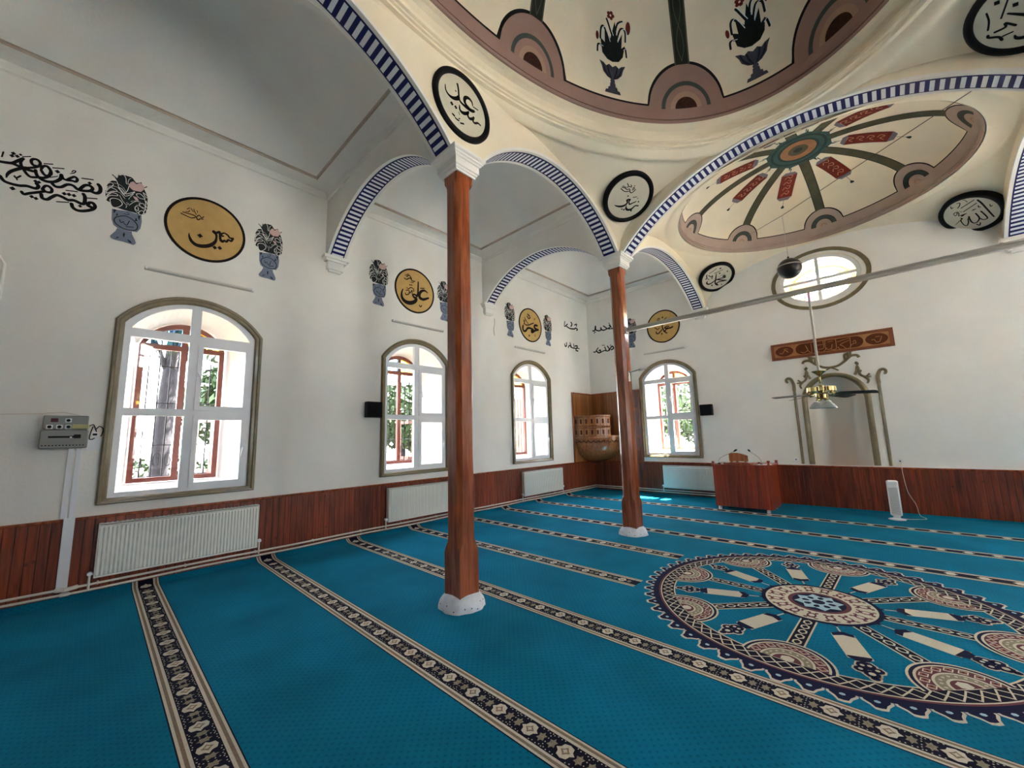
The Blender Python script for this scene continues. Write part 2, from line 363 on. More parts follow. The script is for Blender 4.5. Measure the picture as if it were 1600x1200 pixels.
def window(name, fn, cx, detail=True, open_leaf=0):
    root = empty(name, fn(cx, 1.03, 0), kind='structure')
    inv = Vector(fn(cx, 1.03, 0))
    def bd(m, nm, p=None, smooth=False):
        m.v = [tuple(Vector(q)-inv) for q in m.v]; return m.build(nm, p or root, smooth)
    F = lambda u, z, d: fn(cx+u, z, d)
    # olive casing with a raised back band
    m = MB(); a = arched(.765, .965, 3.13, 3.553, 24); b = arched(.68, 1.03, 3.11, 3.465, 24)
    prof = [(0, 0), (0, -.035), (.18, -.052), (.42, -.05), (.5, -.03), (.85, -.026), (1, -.012), (1, .02)]
    n = len(a); rings = [[F(a[i][0]+(b[i][0]-a[i][0])*t, a[i][1]+(b[i][1]-a[i][1])*t, d) for i in range(n)] for t, d in prof]
    m.add(sum(rings, []), [(k*n+i, k*n+(i+1) % n, k*n+n+(i+1) % n, k*n+n+i) for k in range(len(prof)-1) for i in range(n)], OLIVE); bd(m, 'casing')
    # splayed reveal between inner and outer opening
    m = MB(); p = win_hole(0); q = out_hole(OX); n = len(p)
    m.add([F(x, z, .03) for x, z in p]+[F(x, z, .72) for x, z in q], [(i, (i+1) % n, n+(i+1) % n, n+i) for i in range(n)], WHITE); bd(m, 'reveal')
    # pvc frame: fixed lights left, sashes right
    def toparc(u0, u1):
        R = (.62**2+.35**2)/.7; f = lambda u: 3.41-R+sqrt(R*R-u*u); k = 10
        L = [(u0, 3.055), (u1, 3.055)]; us = [u1+(u0-u1)*i/k for i in range(k+1)]
        return L+[(u, f(u)) for u in us if f(u) > 3.06]
    holes = [rect(-.62, -.055, 1.085, 1.98), rect(-.62, -.055, 2.07, 2.95), toparc(-.615, -.055), toparc(.05, .615), rect(.05, .625, 1.085, 1.98), rect(.05, .625, 2.07, 2.95)]
    m = MB(); prism(m, [win_hole(0)]+holes, F, .02, .085, PVC); bd(m, 'window_frame')
    for z0, z1 in ((1.075, 1.99), (2.06, 2.96)):
        m = MB(); prism(m, [rect(.04, .635, z0, z1), rect(.095, .575, z0+.055, z1-.055)], F, .0, .07, PVC); s = bd(m, 'sash')
        m = MB(); hz = (z0+z1)/2+.02; m.box(-.012, .012, -.012, .012, -.03, .03, PVC)
        m.v = [F(.605 if z0 < 2 else .062, hz+q[2], -.006+q[1]) if False else F((.605 if z0 < 2 else .062)+q[0], hz+q[2], -.012+q[1]) for q in m.v]
        m.tube([F((.605 if z0 < 2 else .062), hz, -.02), F((.605 if z0 < 2 else .062), hz, -.045), F((.605 if z0 < 2 else .062)+(.03 if z0 > 2 else -.02), hz-.12, -.045)], .009, PVC); bd(m, 'handle', s)
    m = MB(); fill(m, [win_hole(0)], lambda u, z: F(u, z, .05), GLASS); bd(m, 'glass')
    # outer wooden window with coloured lights in its head
    F0 = F; F = lambda u, z, d: F0(u+OX, z, d)
    hs = [rect(-.41, -.035, 1.2, 2.93), rect(.035, .41, 1.2, 2.93)]
    R = (.41**2+.25**2)/.5; f = lambda u: 3.25-R+sqrt(R*R-u*u)
    hl = [(-.405, 3.0), (-.035, 3.0)]+[(u, f(u)) for u in [-.035-.37*i/8 for i in range(9)] if f(u) > 3.001]; hr = [(-a_, b_) for a_, b_ in hl]
    m = MB(); prism(m, [out_hole(0)]+hs+[hl, hr], F, .6, .66, ORW); bd(m, 'outer_frame')
    m = MB(); fill(m, [hl], lambda u, z: F(u, z, .63), GBLUE); o = bd(m, 'blue_pane'); o['label'] = 'blue glass pane in the head of the window'
    m = MB(); fill(m, [hr], lambda u, z: F(u, z, .63), GYEL); o = bd(m, 'yellow_pane'); o['label'] = 'yellow glass pane in the head of the window'
    if open_leaf:   # one wooden casement standing open outside
        m = MB(); u0 = .41*open_leaf; du = .16*open_leaf
        G = lambda t, z, e: F(u0-du*t/.42*.9, z, .68+t*.92+e)
        prism(m, [rect(0, .40, 1.2, 2.0), rect(.05, .35, 1.26, 1.94)], G, 0, .03, ORW); bd(m, 'open_casement')
    m = MB()
    for i in range(9): m.tube([F(-.46+.115*i, 1.16, .78), F(-.46+.115*i, 3.1, .78)], .009, IRON, 5)
    for z in (1.2, 1.62, 2.2, 2.72): m.tube([F(-.52, z, .78), F(.52, z, .78)], .008, IRON, 5)
    for i in range(8):
        for z in (1.41, 2.92):
            pts = [F(-.42+.12*i+.045*cos(t)*(1-t/16), z+.12*sin(t)*(1-t/14), .78) for t in [k*.6 for k in range(13)]]
            m.tube(pts, .005, IRON, 4)
    bd(m, 'grille')
    return root
for i, y in enumerate(YWL): window('window_%d' % (i+1), WL, y, open_leaf=1 if i < 2 else 0)
window('window_4', WF, XW4, open_leaf=0)
window('window_6', WF, XR-XW4)
for i, y in enumerate(YWL): window('window_%d' % (7+i), WR, y)  # right-wall windows, out of view, added to let daylight in

for i, (y, z) in enumerate(UP):  # unseen oval windows, made up to brighten upper walls and vaults
    rt = empty('window_%d' % (20+i), (XR, y, z), kind='structure'); m = MB(); n = 32; a = circle(y, z, .62, n, .48)
    m.add([WR(u, w, 0) for u, w in a]+[WR(u, w, .72) for u, w in a], [(k, (k+1) % n, n+(k+1) % n, n+k) for k in range(n)], WHITE)
    m.v = [(q[0]-XR, q[1]-y, q[2]-z) for q in m.v]; m.build('reveal', rt)
    m = MB(); prism(m, [a]+[[(y+s*.03, z+t*.03)]+[(y+s*max(.03, .56*cos(q)), z+t*max(.03, .42*sin(q))) for q in [k*pi/20 for k in range(11)]] for s in (-1, 1) for t in (-1, 1)], lambda u, w, d: WR(u, w, d), .02, .08, PVC)
    m.v = [(q[0]-XR, q[1]-y, q[2]-z) for q in m.v]; m.build('window_frame', rt)
# oval window high in the front wall
root = empty('window_5', (OVAL[0], D, OVAL[1]), kind='structure'); iv = Vector((OVAL[0], D, OVAL[1]))
def ov(m, nm):
    m.v = [tuple(Vector(q)-iv) for q in m.v]; return m.build(nm, root)
m = MB(); prism(m, [circle(*OVAL, .85, 48, .66), circle(*OVAL, .775, 48, .59)], lambda u, z, d: WF(u, z, d), -.015, .0, OLIVE); ov(m, 'casing')
m = MB(); n = 40; a = circle(*OVAL, .70, n, .53); b = circle(OVAL[0], OVAL[1]+.02, .56, n, .42)
m.add([WF(x, z, 0) for x, z in a]+[WF(x, z, .72) for x, z in b], [(i, (i+1) % n, n+(i+1) % n, n+i) for i in range(n)], REVEAL); ov(m, 'reveal')
def quarter(sx, sz, rx=.62, rz=.46, g=.03):
    L = [(g*sx, g*sz)]+[(max(g, rx*cos(t))*sx, max(g, rz*sin(t))*sz) for t in [i*pi/2/14 for i in range(15)]]
    return [(OVAL[0]+x, OVAL[1]+z) for x, z in L]
m = MB(); prism(m, [circle(*OVAL, .70, 40, .53)]+[quarter(sx, sz) for sx in (-1, 1) for sz in (-1, 1)], lambda u, z, d: WF(u, z, d), .02, .08, PVC); ov(m, 'window_frame')
m = MB(); fill(m, [circle(*OVAL, .68, 40, .51)], lambda u, z: WF(u, z, .05), GLASS); ov(m, 'glass')
m = MB(); prism(m, [circle(OVAL[0], OVAL[1]+.02, .56, 40, .42), rect(OVAL[0]-.5, OVAL[0]-.06, OVAL[1]-.12, OVAL[1]-.02), rect(OVAL[0]+.0, OVAL[0]+.44, OVAL[1]-.2, OVAL[1]+.1), rect(OVAL[0]-.32, OVAL[0]-.18, OVAL[1]-.3, OVAL[1]-.1), circle(OVAL[0], OVAL[1]+.25, .3, 16, .1)], lambda u, z, d: WF(u, z, d), .64, .70, PVC); ov(m, 'outer_frame')
m = MB(); m.quad(WF(OVAL[0]-.33, OVAL[1]-.31, .63), WF(OVAL[0]-.17, OVAL[1]-.31, .63), WF(OVAL[0]-.17, OVAL[1]-.09, .63), WF(OVAL[0]-.33, OVAL[1]-.09, .63), GPINK); o = ov(m, 'pink_pane'); o['label'] = 'small bright pink glass pane'

# ================================================================ FLOOR: wall-to-wall carpet with its woven pattern
fz = lambda x, y=0: (.075*(1-min(1, x/.16))**2)+(.05*(1-min(1, (D-y)/.12))**2 if y > D-.13 else 0)
m = MB()
xs = [0, .02, .05, .08, .12, .16, .3]+[.3+(XR-.3)*i/24 for i in range(1, 25)]; ys = [YB+(D-.13-YB)*i/30 for i in range(31)]+[D-.1, D-.06, D-.03, D]
w = len(xs); m.add([(x, y, fz(x, y)) for y in ys for x in xs], [(j*w+i, j*w+i+1, j*w+w+i+1, j*w+w+i) for j in range(len(ys)-1) for i in range(w-1)], CARPET)
RC = (5.90, 4.76); RYK = 1.06; RROT = radians(-2)
def lay(L, z=.001, mat=CNAVY, curve=False): m.add([(x, y, fz(x)+z) for x, y in L], [tuple(range(len(L)))], mat)
def strip(y0, y1, x0, x1, z, mat):
    X = [x for x in [0.0, .02, .05, .08, .12, .16] if x0 <= x < x1]+[max(x0, .16), x1]; X = sorted(set(X)); jit = lambda x: 0
    m.add([(x, y, fz(x)+z) for x in X for y in (y0, y1)], [(2*i, 2*i+1, 2*i+3, 2*i+2) for i in range(len(X)-1)], mat)
def border(yc, x0, x1):
    strip(yc-.122, yc+.122, x0, x1, .001, CBLACK)
    for s in (-1, 1):
        a, b = sorted((yc+s*.115, yc+s*.066)); strip(a, b, x0, x1, .002, CBEIGE)
        a, b = sorted((yc+s*.101, yc+s*.083)); strip(a, b, x0, x1, .003, CTAN)
    k0 = int(x0/.24); rnd = random.Random(int(yc*100))
    for k in range(k0, int(x1/.24)):
        x = k*.24+.14
        if x < x0+.05 or x > x1-.05: continue
        def star(r, rr, n, sx=1, sy=1): return [(x+(r if i % 2 else rr)*cos(pi*i/n)*sx, yc+(r if i % 2 else rr)*sin(pi*i/n)*sy) for i in range(2*n)]
        near = (x-6.57)**2+yc**2 < 40
        if near:
            for dx in (-.084, .084):
                lay([(x+dx+(.016+.012*(i % 2))*cos(pi*i/6), yc+(.024+.014*(i % 2))*sin(pi*i/6)) for i in range(12)], .002, CGREY)
        lay([(x-.056, yc), (x-.036, yc-.016), (x-.03, yc-.04), (x, yc-.05), (x+.03, yc-.04), (x+.036, yc-.016), (x+.056, yc), (x+.036, yc+.016), (x+.03, yc+.04), (x, yc+.05), (x-.03, yc+.04), (x-.036, yc+.016)], .003, CBEIGE)
        if near:
            lay(star(.018, .03, 4), .004, CTAN); lay(star(.009, .016, 4), .005, CIVORY)
            for dx, dy in ((-.105, .05), (-.085, .057), (-.06, .054), (-.04, .058), (.04, .058), (.06, .052), (.085, .057), (.105, .05), (-.12, .035), (-.12, .015), (-.118, .055)):
                for s in (-1, 1): lay([(x+dx-.0045, yc+s*dy), (x+dx, yc+s*dy-.0045), (x+dx+.0045, yc+s*dy), (x+dx, yc+s*dy+.0045)], .003, CIVORY)
for yc in (-4.4, -3.16, -1.93, -.7, .545, 1.785, 3.03): border(yc, 0, XR)
for yc in (4.17, 5.37): border(yc, 0, 4.41); border(yc, 7.42, XR)
for yc in (6.55, 7.73, 9.0): border(yc, 0, XR)
# the round medallion
def pol(r, a, z): x, y = r*cos(a+RROT), r*sin(a+RROT)*RYK; return (RC[0]+x, RC[1]+y, z)
def ring(r0, r1, z, mat, n=112): m.add([pol(r, 2*pi*i/n, z) for i in range(n) for r in (r0, r1)], [(2*i, 2*i+1, (2*i+3) % (2*n), (2*i+2) % (2*n)) for i in range(n)], mat)
NT = 56
for k in range(NT):
    a = 2*pi*k/NT; da = 2*pi/NT
    for s, z, mt in ((1.0, .0015, CBEIGE), (.84, .0025, CNAVY)):
        base = 1.40; tip = 1.40+.125*s+.0; w = da*.5*(1 if s == 1 else .82)
        L = [pol(base, a-w, z), pol(base+.05*s, a-w*.95, z), pol(base+.085*s, a-w*.55, z), pol(base+.12*s, a-w*.35, z), pol(tip, a, z), pol(base+.12*s, a+w*.35, z), pol(base+.085*s, a+w*.55, z), pol(base+.05*s, a+w*.95, z), pol(base, a+w, z)]
        m.add(L, [tuple(range(9))], mt)
    m.add([pol(1.445+.014*cos(t*pi/3), a+.012*sin(t*pi/3), .0035) for t in range(6)], [tuple(range(6))], CPALE)
ring(1.375, 1.43, .003, CNAVY); ring(1.36, 1.378, .004, CMAR); ring(1.35, 1.361, .004, CIVORY); ring(1.235, 1.35, .003, CBLACK); ring(1.225, 1.237, .004, CIVORY)
for k in range(84):
    a = 2*pi*k/84; da = 2*pi/84
    for s in (1, -1):
        pts = [(1.247 if s > 0 else 1.338, a), (1.2925, a+da*.5), (1.338 if s > 0 else 1.247, a+da)]
        for (r0, t0), (r1, t1) in zip(pts, pts[1:]): m.add([pol(r0-.007, t0, .004), pol(r1-.007, t1, .004), pol(r1+.007, t1, .004), pol(r0+.007, t0, .004)], [(0, 1, 2, 3)], CIVORY)
def lring(cx, r0, r1, z, mat, a, half=True):     # half rings standing on the rim, local frame turned to spoke a
    n = 20; V = []
    for i in range(n+1):
        t = pi/2+pi*i/n
        for r in (r0, r1):
            u, v = cx+r*cos(t), r*sin(t); V.append(pol(math.hypot(u, v), a+atan2(v, u), z))
    m.add(V, [(2*i, 2*i+1, 2*i+3, 2*i+2) for i in range(n)], mat)
def loc2(u, v, a, z): return pol(math.hypot(u, v), a+atan2(v, u), z)
for k in range(8):
    a = pi/4*k
    for r0, r1, mt in ((.27, .285, CIVORY), (.25, .27, CNAVY), (.235, .25, CIVORY), (.165, .235, CMAR), (.15, .165, CIVORY), (.10, .15, CGREY), (.085, .10, CIVORY), (0, .085, CMAR)): lring(1.23, r0, r1, .0045, mt, a)
    for i in range(9):
        t = pi/2+pi*(i+.5)/9; u, v = 1.23+.2*cos(t), .2*sin(t); m.add([loc2(u+.03*cos(q*pi/2), v+.036*sin(q*pi/2), a, .0055) for q in range(4)], [(0, 1, 2, 3)], CBEIGE); m.add([loc2(u+.022*cos(q*pi/2), v+.026*sin(q*pi/2), a, .0062) for q in range(4)], [(0, 1, 2, 3)], CRED); m.add([loc2(u+.008*cos(q*pi/2), v+.01*sin(q*pi/2), a, .0069) for q in range(4)], [(0, 1, 2, 3)], CBLACK)
        u, v = 1.23+.125*cos(t), .125*sin(t); m.add([loc2(u+.011*cos(q*pi/2), v+.011*sin(q*pi/2), a, .0055) for q in range(4)], [(0, 1, 2, 3)], CIVORY)
    m.add([loc2(1.2+.04*cos(q*pi/3), .045*sin(q*pi/3), a, .0055) for q in range(6)], [tuple(range(6))], CBEIGE)
    m.add([loc2(u, v, a, .0025) for u, v in ((.44, -.06), (.97, -.06), (.97, .06), (.44, .06))], [(0, 1, 2, 3)], CIVORY)
    m.add([loc2(u, v, a, .0035) for u, v in ((.42, -.048), (.97, -.048), (.97, .048), (.42, .048))], [(0, 1, 2, 3)], CBLACK)
    for i in range(5):
        c = .5+.1*i
        for s in (1, -1):
            P = [(c-.047, 0), (c-.02, s*.03), (c+.02, s*.03), (c+.047, 0)]; Q = [(c-.031, 0), (c-.013, s*.018), (c+.013, s*.018), (c+.031, 0)]
            m.add([loc2(u, v, a, .0045) for u, v in P+Q[::-1]], [(0, 1, 6, 7), (1, 2, 5, 6), (2, 3, 4, 5)], CIVORY)
    b = a+pi/8       # the scroll between two spokes
    for (P, mt, z) in (([(.60, -.074), (.96, -.074), (.96, .074), (.60, .074)], CIVORY, .003), ([(.595, -.07), (.64, -.07), (.615, 0), (.64, .07), (.595, .07), (.56, .012), (.56, -.012)], CNAVY, .004), ([(.925, -.07), (.945, -.07), (.99, -.035), (.99, .035), (.945, .07), (.925, .07)], CNAVY, .004), ([(.44, -.006), (.57, -.006), (.57, .006), (.44, .006)], CIVORY, .003)):
        m.add([loc2(u, v, b, z) for u, v in P], [tuple(range(len(P)))], mt)
    for cu, cv, r in ((1.04, 0, .055), (1.09, .045, .038), (1.09, -.045, .038), (1.14, 0, .045), (1.19, 0, .025)):
        m.add([loc2(cu+(r+.012)*cos(q*pi/4), cv+(r+.012)*sin(q*pi/4), b, .003) for q in range(8)], [tuple(range(8))], CIVORY)
        m.add([loc2(cu+r*cos(q*pi/4), cv+r*sin(q*pi/4), b, .004) for q in range(8)], [tuple(range(8))], CNAVY)
    for cu, cv, r in ((1.04, .02, .014), (1.04, -.02, .014), (1.09, .045, .014), (1.09, -.045, .014), (1.14, 0, .02)):
        m.add([loc2(cu+r*cos(q*pi/4), cv+r*sin(q*pi/4), b, .005) for q in range(8)], [tuple(range(8))], CIVORY)
ring(0, .45, .0036, CNAVY, 64); ring(0, .415, .0044, CIVORY, 64)
for k in range(16):
    a = 2*pi*k/16; m.add([pol(.45+(.03 if i == 1 else -.01), a+(i-1)*.05, .0036) for i in range(3)], [(0, 1, 2)], CNAVY)
    m.add([pol(.33+.05*cos(q*pi/4)*(1+.35*(q % 2)), a+.11*sin(q*pi/4), .0052) for q in range(8)], [tuple(range(8))], CMAR)
    m.add([pol(.33+.03*cos(q*pi/3), a+.07*sin(q*pi/3), .006) for q in range(6)], [tuple(range(6))], CBEIGE)
for k in range(32):
    a = 2*pi*k/32+.1; m.add([pol(.385+.016*cos(q*pi/3), a+.045*sin(q*pi/3), .0052) for q in range(6)], [tuple(range(6))], CMAR if k % 2 else CTAN)
    m.add([pol(.275+.016*cos(q*pi/3), a+.05*sin(q*pi/3), .0052) for q in range(6)], [tuple(range(6))], CMAR)
ring(0, .245, .0055, CBEIGE, 48); ring(0, .235, .0063, CMAR, 48); ring(0, .2, .007, CNAVY, 48)
V = [pol(.19 if i % 2 else .14, 2*pi*i/16, .0078) for i in range(16)]; m.add(V, [tuple(range(16))], CPALE)
for k in range(8): m.add([pol(.1+.032*cos(q*pi/3), 2*pi*k/8+.25*sin(q*pi/3), .0085) for q in range(6)], [tuple(range(6))], CNAVY)
ring(0, .05, .0092, CNAVY, 12)
struct(m, 'floor')

# ================================================================ WAINSCOT (boarded dado) and its rail
m = MB(); m.box(.0, .028, YB, D, 0, HW-.03, WOODL); m.box(0, .045, YB, D, HW-.03, HW, WOODC, .006); struct(m, 'baseboard_left')
m = MB(); m.box(0, XR, D-.028, D, 0, HW-.03, WOODF); m.box(0, XR, D-.045, D, HW-.03, HW, WOODC, .006); m.box(1.6, XR, D-.02, D, HW, HW+.009, PVC)
struct(m, 'baseboard_front')
m = MB(); m.box(XR-.028, XR, YB, D, 0, HW, WOODL); struct(m, 'baseboard_right')
m = MB(); m.box(0, XR, YB, YB+.028, 0, HW, WOODF); struct(m, 'baseboard_back')
m = MB()                                       # light boards behind the corner pulpit
m.box(.0, .024, 9.40, D, HW, 2.80, WOODY); m.box(0, .036, 9.385, 9.415, HW, 2.84, WOODC, .004); m.box(0, .04, 9.40, D, 2.80, 2.84, WOODC, .004)
m.box(0, 1.02, D-.024, D, HW, 2.80, WOODZ); m.box(0, 1.6, D-.04, D, 2.80, 2.84, WOODC, .004)
m.box(1.02, 1.59, D-.03, D, HW, 2.80, WOODF); m.box(1.02, 1.07, D-.06, D, HW, 2.8, WOODC, .005)
for z in (2.35, 1.95, 1.6, 1.25): m.box(1.30, 1.36, D-.055, D-.025, z-.05, z+.05, WOODC, .01); m.box(1.44, 1.50, D-.055, D-.025, z-.12, z-.02, WOODC, .01)
struct(m, 'trim_1')

# ================================================================ ARCADES
class Arc:
    def __init__(s, c, h, rise): s.c, s.h, s.r = c, h, rise; s.R = (h*h+rise*rise)/(2*rise); s.z0 = ZK+rise-s.R
    def pts(s, n=40):
        a = asin(min(1, s.h/s.R)); return [(s.c+s.R*sin(-a+2*a*i/n), s.z0+s.R*cos(-a+2*a*i/n)) for i in range(n+1)]
def arcade(name, arcs, fn, lo, hi, top, mat_p, mat_m, nst):
    """wall over arches; fn(u, z, t): t across the thickness; painted chequer band on every soffit"""
    m = MB(); L = [(lo, ZK)]
    for a in arcs: L += a.pts()
    L += [(hi, ZK), (hi, top), (lo, top)]
    fill(m, [L], lambda u, z: fn(u, z, HT), mat_p); fill(m, [L], lambda u, z: fn(u, z, -HT), mat_m)
    n = len(L); m.add([fn(u, z, HT) for u, z in L]+[fn(u, z, -HT) for u, z in L], [(i, (i+1) % n, n+(i+1) % n, n+i) for i in range(n)], WHITE)
    # white lip along both arrises
    for a in arcs:
        P = a.pts(60)
        def off(i, q, t): u, z = P[i]; k = (a.R-q)/a.R; return fn(a.c+(u-a.c)*k, a.z0+(z-a.z0)*k, t)
        for sgn in (1, -1):
            t0, t1 = HT*sgn, (HT-.004)*sgn
            V = []
            for i in range(61): V += [off(i, .0, (HT+.012)*sgn), off(i, -.03, (HT+.012)*sgn), off(i, .006, (HT+.012)*sgn), off(i, .006, (HT-.03)*sgn)]
            m.add(V, [f for i in range(60) for f in ((4*i, 4*i+1, 4*i+5, 4*i+4), (4*i, 4*i+2, 4*i+6, 4*i+4), (4*i+2, 4*i+3, 4*i+7, 4*i+6))], WHITE)
        N = nst(a); PP = a.pts(N*2)
        V = []
        def o2(i, q, t): u, z = PP[i]; k = (a.R-q)/a.R; return fn(a.c+(u-a.c)*k, a.z0+(z-a.z0)*k, t)
        m.add([o2(i, .004, t) for i in range(2*N+1) for t in (.112, -.112)], [(2*i, 2*i+1, 2*i+3, 2*i+2) for i in range(2*N)], NAVY)
        for i in range(N): m.add([o2(2*i, .008, .094), o2(2*i, .008, -.094), o2(2*i+1, .008, -.094), o2(2*i+1, .008, .094)], [(0, 1, 3, 2)] if False else [(0, 1, 2, 3)], BWHITE)
    return struct(m, name)
hA = .22                                       # half width of a capital
long_arcs = [Arc((Y0+Y1)/2, (Y1-Y0)/2-hA, .95), Arc((Y1+Y2)/2, (Y2-Y1)/2-hA, .76), Arc((Y2+hA+D-.12)/2, (D-.12-Y2-hA)/2, .74)]
nst = lambda a: int(round(2*a.R*asin(min(1, a.h/a.R))/.082))
arcade('trim_2', long_arcs, lambda u, z, t: (XA+t, u, z), Y0-.22, D, 6.0, CREAM, WHITE, nst)
arcade('trim_3', long_arcs, lambda u, z, t: (XB-t, u, z), Y0-.22, D, 6.0, CREAM, WHITE, nst)
side = Arc((.12+XA-hA)/2, (XA-hA-.12)/2, .68)
sideR = Arc(XR-side.c, side.h, side.r)
cross = Arc((XA+XB)/2, (XB-XA)/2-hA, 1.0)
for i, (y, nm) in enumerate(((Y0, 'trim_4'), (Y1, 'trim_5'), (Y2, 'trim_6'))):
    arcade(nm, [side], lambda u, z, t, y=y: (u, y-t, z), 0, XA, 6.0, WHITE, WHITE, nst)
    arcade('trim_%d' % (7+i), [sideR], lambda u, z, t, y=y: (u, y-t, z), XB, XR, 6.0, WHITE, WHITE, nst)
arcade('trim_10', [cross], lambda u, z, t: (u, Y2-t, z), XA, XB, 6.3, CREAM, CREAM, nst)
arcade('trim_11', [cross], lambda u, z, t: (u, Y0+.15-t, z), XA, XB, 6.3, CREAM, CREAM, nst)
# corbels that take the arches at the walls
def corbel(fn, name):
    m = MB()
    for d, h, z0, z1 in ((.06, .10, 4.44, 4.47), (.09, .13, 4.47, 4.60), (.115, .17, 4.60, 4.645), (.135, .205, 4.645, 4.70)):
        P = [(-h, 0), (h, 0), (h, d), (-h, d)]; V = [fn(a, b, z0) for a, b in P]+[fn(a, b, z1) for a, b in P]
        m.add(V, [(0, 1, 2, 3), (4, 5, 6, 7), (0, 1, 5, 4), (1, 2, 6, 5), (2, 3, 7, 6), (3, 0, 4, 7)], WHITE)
    struct(m, name)
k = 12
for y in (Y0, Y1, Y2): corbel(lambda a, b, z, y=y: (b, y+a, z), 'trim_%d' % k); k += 1
for y in (Y0, Y1, Y2): corbel(lambda a, b, z, y=y: (XR-b, y+a, z), 'trim_%d' % k); k += 1
for x in (XA, XB): corbel(lambda a, b, z, x=x: (x+a, D-b, z), 'trim_%d' % k); k += 1

# ================================================================ CEILINGS
CE = empty('ceiling', (0, 0, 0), kind='structure')
# aisle bays: flat margin, brown shadow line, shallow cloister vault
def aisle_bay(x0, x1, y0, y1, nm):
    m = MB(); e = .27; Z = 5.83
    cx, cy, hx, hy = (x0+x1)/2, (y0+y1)/2, (x1-x0)/2, (y1-y0)/2
    # cove cornice against the walls
    for q0, q1, z0, z1 in ((0, 0, 5.55, 5.70), (0, .025, 5.70, 5.71), (.025, .03, 5.71, 5.735), (.03, .05, 5.735, 5.77), (.05, .055, 5.77, 5.80), (.055, .16, 5.80, 5.825), (.16, e, 5.825, Z)):
        A = [(cx+sx*(hx-q0), cy+sy*(hy-q0), z0) for sx, sy in ((-1, -1), (1, -1), (1, 1), (-1, 1))]; B = [(cx+sx*(hx-q1), cy+sy*(hy-q1), z1) for sx, sy in ((-1, -1), (1, -1), (1, 1), (-1, 1))]
        if z0 >= 5.7: m.add(A+B, [(i, (i+1) % 4, 4+(i+1) % 4, 4+i) for i in range(4)], WHITE)
    for q0, q1, z0, z1 in ((e, e+.004, Z, Z+.032), (e+.004, e+.03, Z+.032, Z+.032)):
        A = [(cx+sx*(hx-q0), cy+sy*(hy-q0), z0) for sx, sy in ((-1, -1), (1, -1), (1, 1), (-1, 1))]; B = [(cx+sx*(hx-q1), cy+sy*(hy-q1), z1) for sx, sy in ((-1, -1), (1, -1), (1, 1), (-1, 1))]
        m.add(A+B, [(i, (i+1) % 4, 4+(i+1) % 4, 4+i) for i in range(4)], SHADOWGAP)
    e2 = e+.03; ax, ay = hx-e2, hy-e2
    def f(u, v):
        a, b = u*2-1, v*2-1; w = (abs(a)**12+abs(b)**12)**(1/12) if (a or b) else 0; w = min(w, 1)
        return (cx+a*ax, cy+b*ay, Z+.032+.95*(1-w**2.0))
    m.grid(f, 44, 44, WHITE)
    o = m.build(nm, CE, False)
    for p in list(o.data.polygons)[-44*44:]: p.use_smooth = True
for x0, x1 in ((0, XA-HT), (XB+HT, XR)):
    aisle_bay(x0, x1, Y1+HT, Y2-HT, 'aisle_vault'); aisle_bay(x0, x1, Y2+HT, D, 'aisle_vault'); aisle_bay(x0, x1, Y0+HT, Y1-HT, 'aisle_vault')
m = MB(); m.quad((0, YB, 5.83), (XR, YB, 5.83), (XR, Y0+.1, 5.83), (0, Y0+.1, 5.83), WOODL); m.quad((-.7, YB-.7, 7.9), (XR+.7, YB-.7, 7.9), (XR+.7, D+.7, 7.9), (-.7, D+.7, 7.9), WHITE)  # rear ceiling, unseen, boarded dark to lessen bounce near the camera
for a, b in (((-.7, YB-.7), (XR+.7, YB-.7)), ((XR+.7, YB-.7), (XR+.7, D+.7)), ((XR+.7, D+.7), (-.7, D+.7)), ((-.7, D+.7), (-.7, YB-.7))): m.quad((*a, 6.2), (*b, 6.2), (*b, 7.9), (*a, 7.9), WHITE)
m.build('roof_slab', CE)

# nave: pendentives, mouldings and the two oval domes
def pendentives(cx, cy, A, B, h, nm, s_end=1.0, crease=False):
    m = MB(); nt = 26
    path = []
    for i in range(25): s = sqrt(2)-(sqrt(2)-(1.075 if crease else s_end))*i/24; path.append((s, ZK+h*sqrt(max(0, 2-s*s))))
    if crease: z = path[-1][1]; path += [(1.062, z-.004), (1.05, z-.03), (1.035, z-.02), (1.015, z+.015), (1.0, z+.07)]
    for sx in (-1, 1):
        for sy in (-1, 1):
            V = []
            for s, z in path:
                t0, t1 = acos(min(1, 1/s)), asin(min(1, 1/s))
                for j in range(nt+1): t = t0+(t1-t0)*j/nt; V.append((cx+sx*A*s*cos(t), cy+sy*B*s*sin(t), z))
            m.add(V, [(i*(nt+1)+j, i*(nt+1)+j+1, (i+1)*(nt+1)+j+1, (i+1)*(nt+1)+j) for i in range(len(path)-1) for j in range(nt)], CREAM)
    return m.build(nm, CE, True)
def loft(m, cx, cy, prof, mat, n=240):          # prof rows: (A, B, z)
    V = [(cx+a*cos(2*pi*i/n), cy+b*sin(2*pi*i/n), z) for a, b, z in prof for i in range(n)]
    m.add(V, [(k*n+i, k*n+(i+1) % n, k*n+n+(i+1) % n, k*n+n+i) for k in range(len(prof)-1) for i in range(n)], mat)
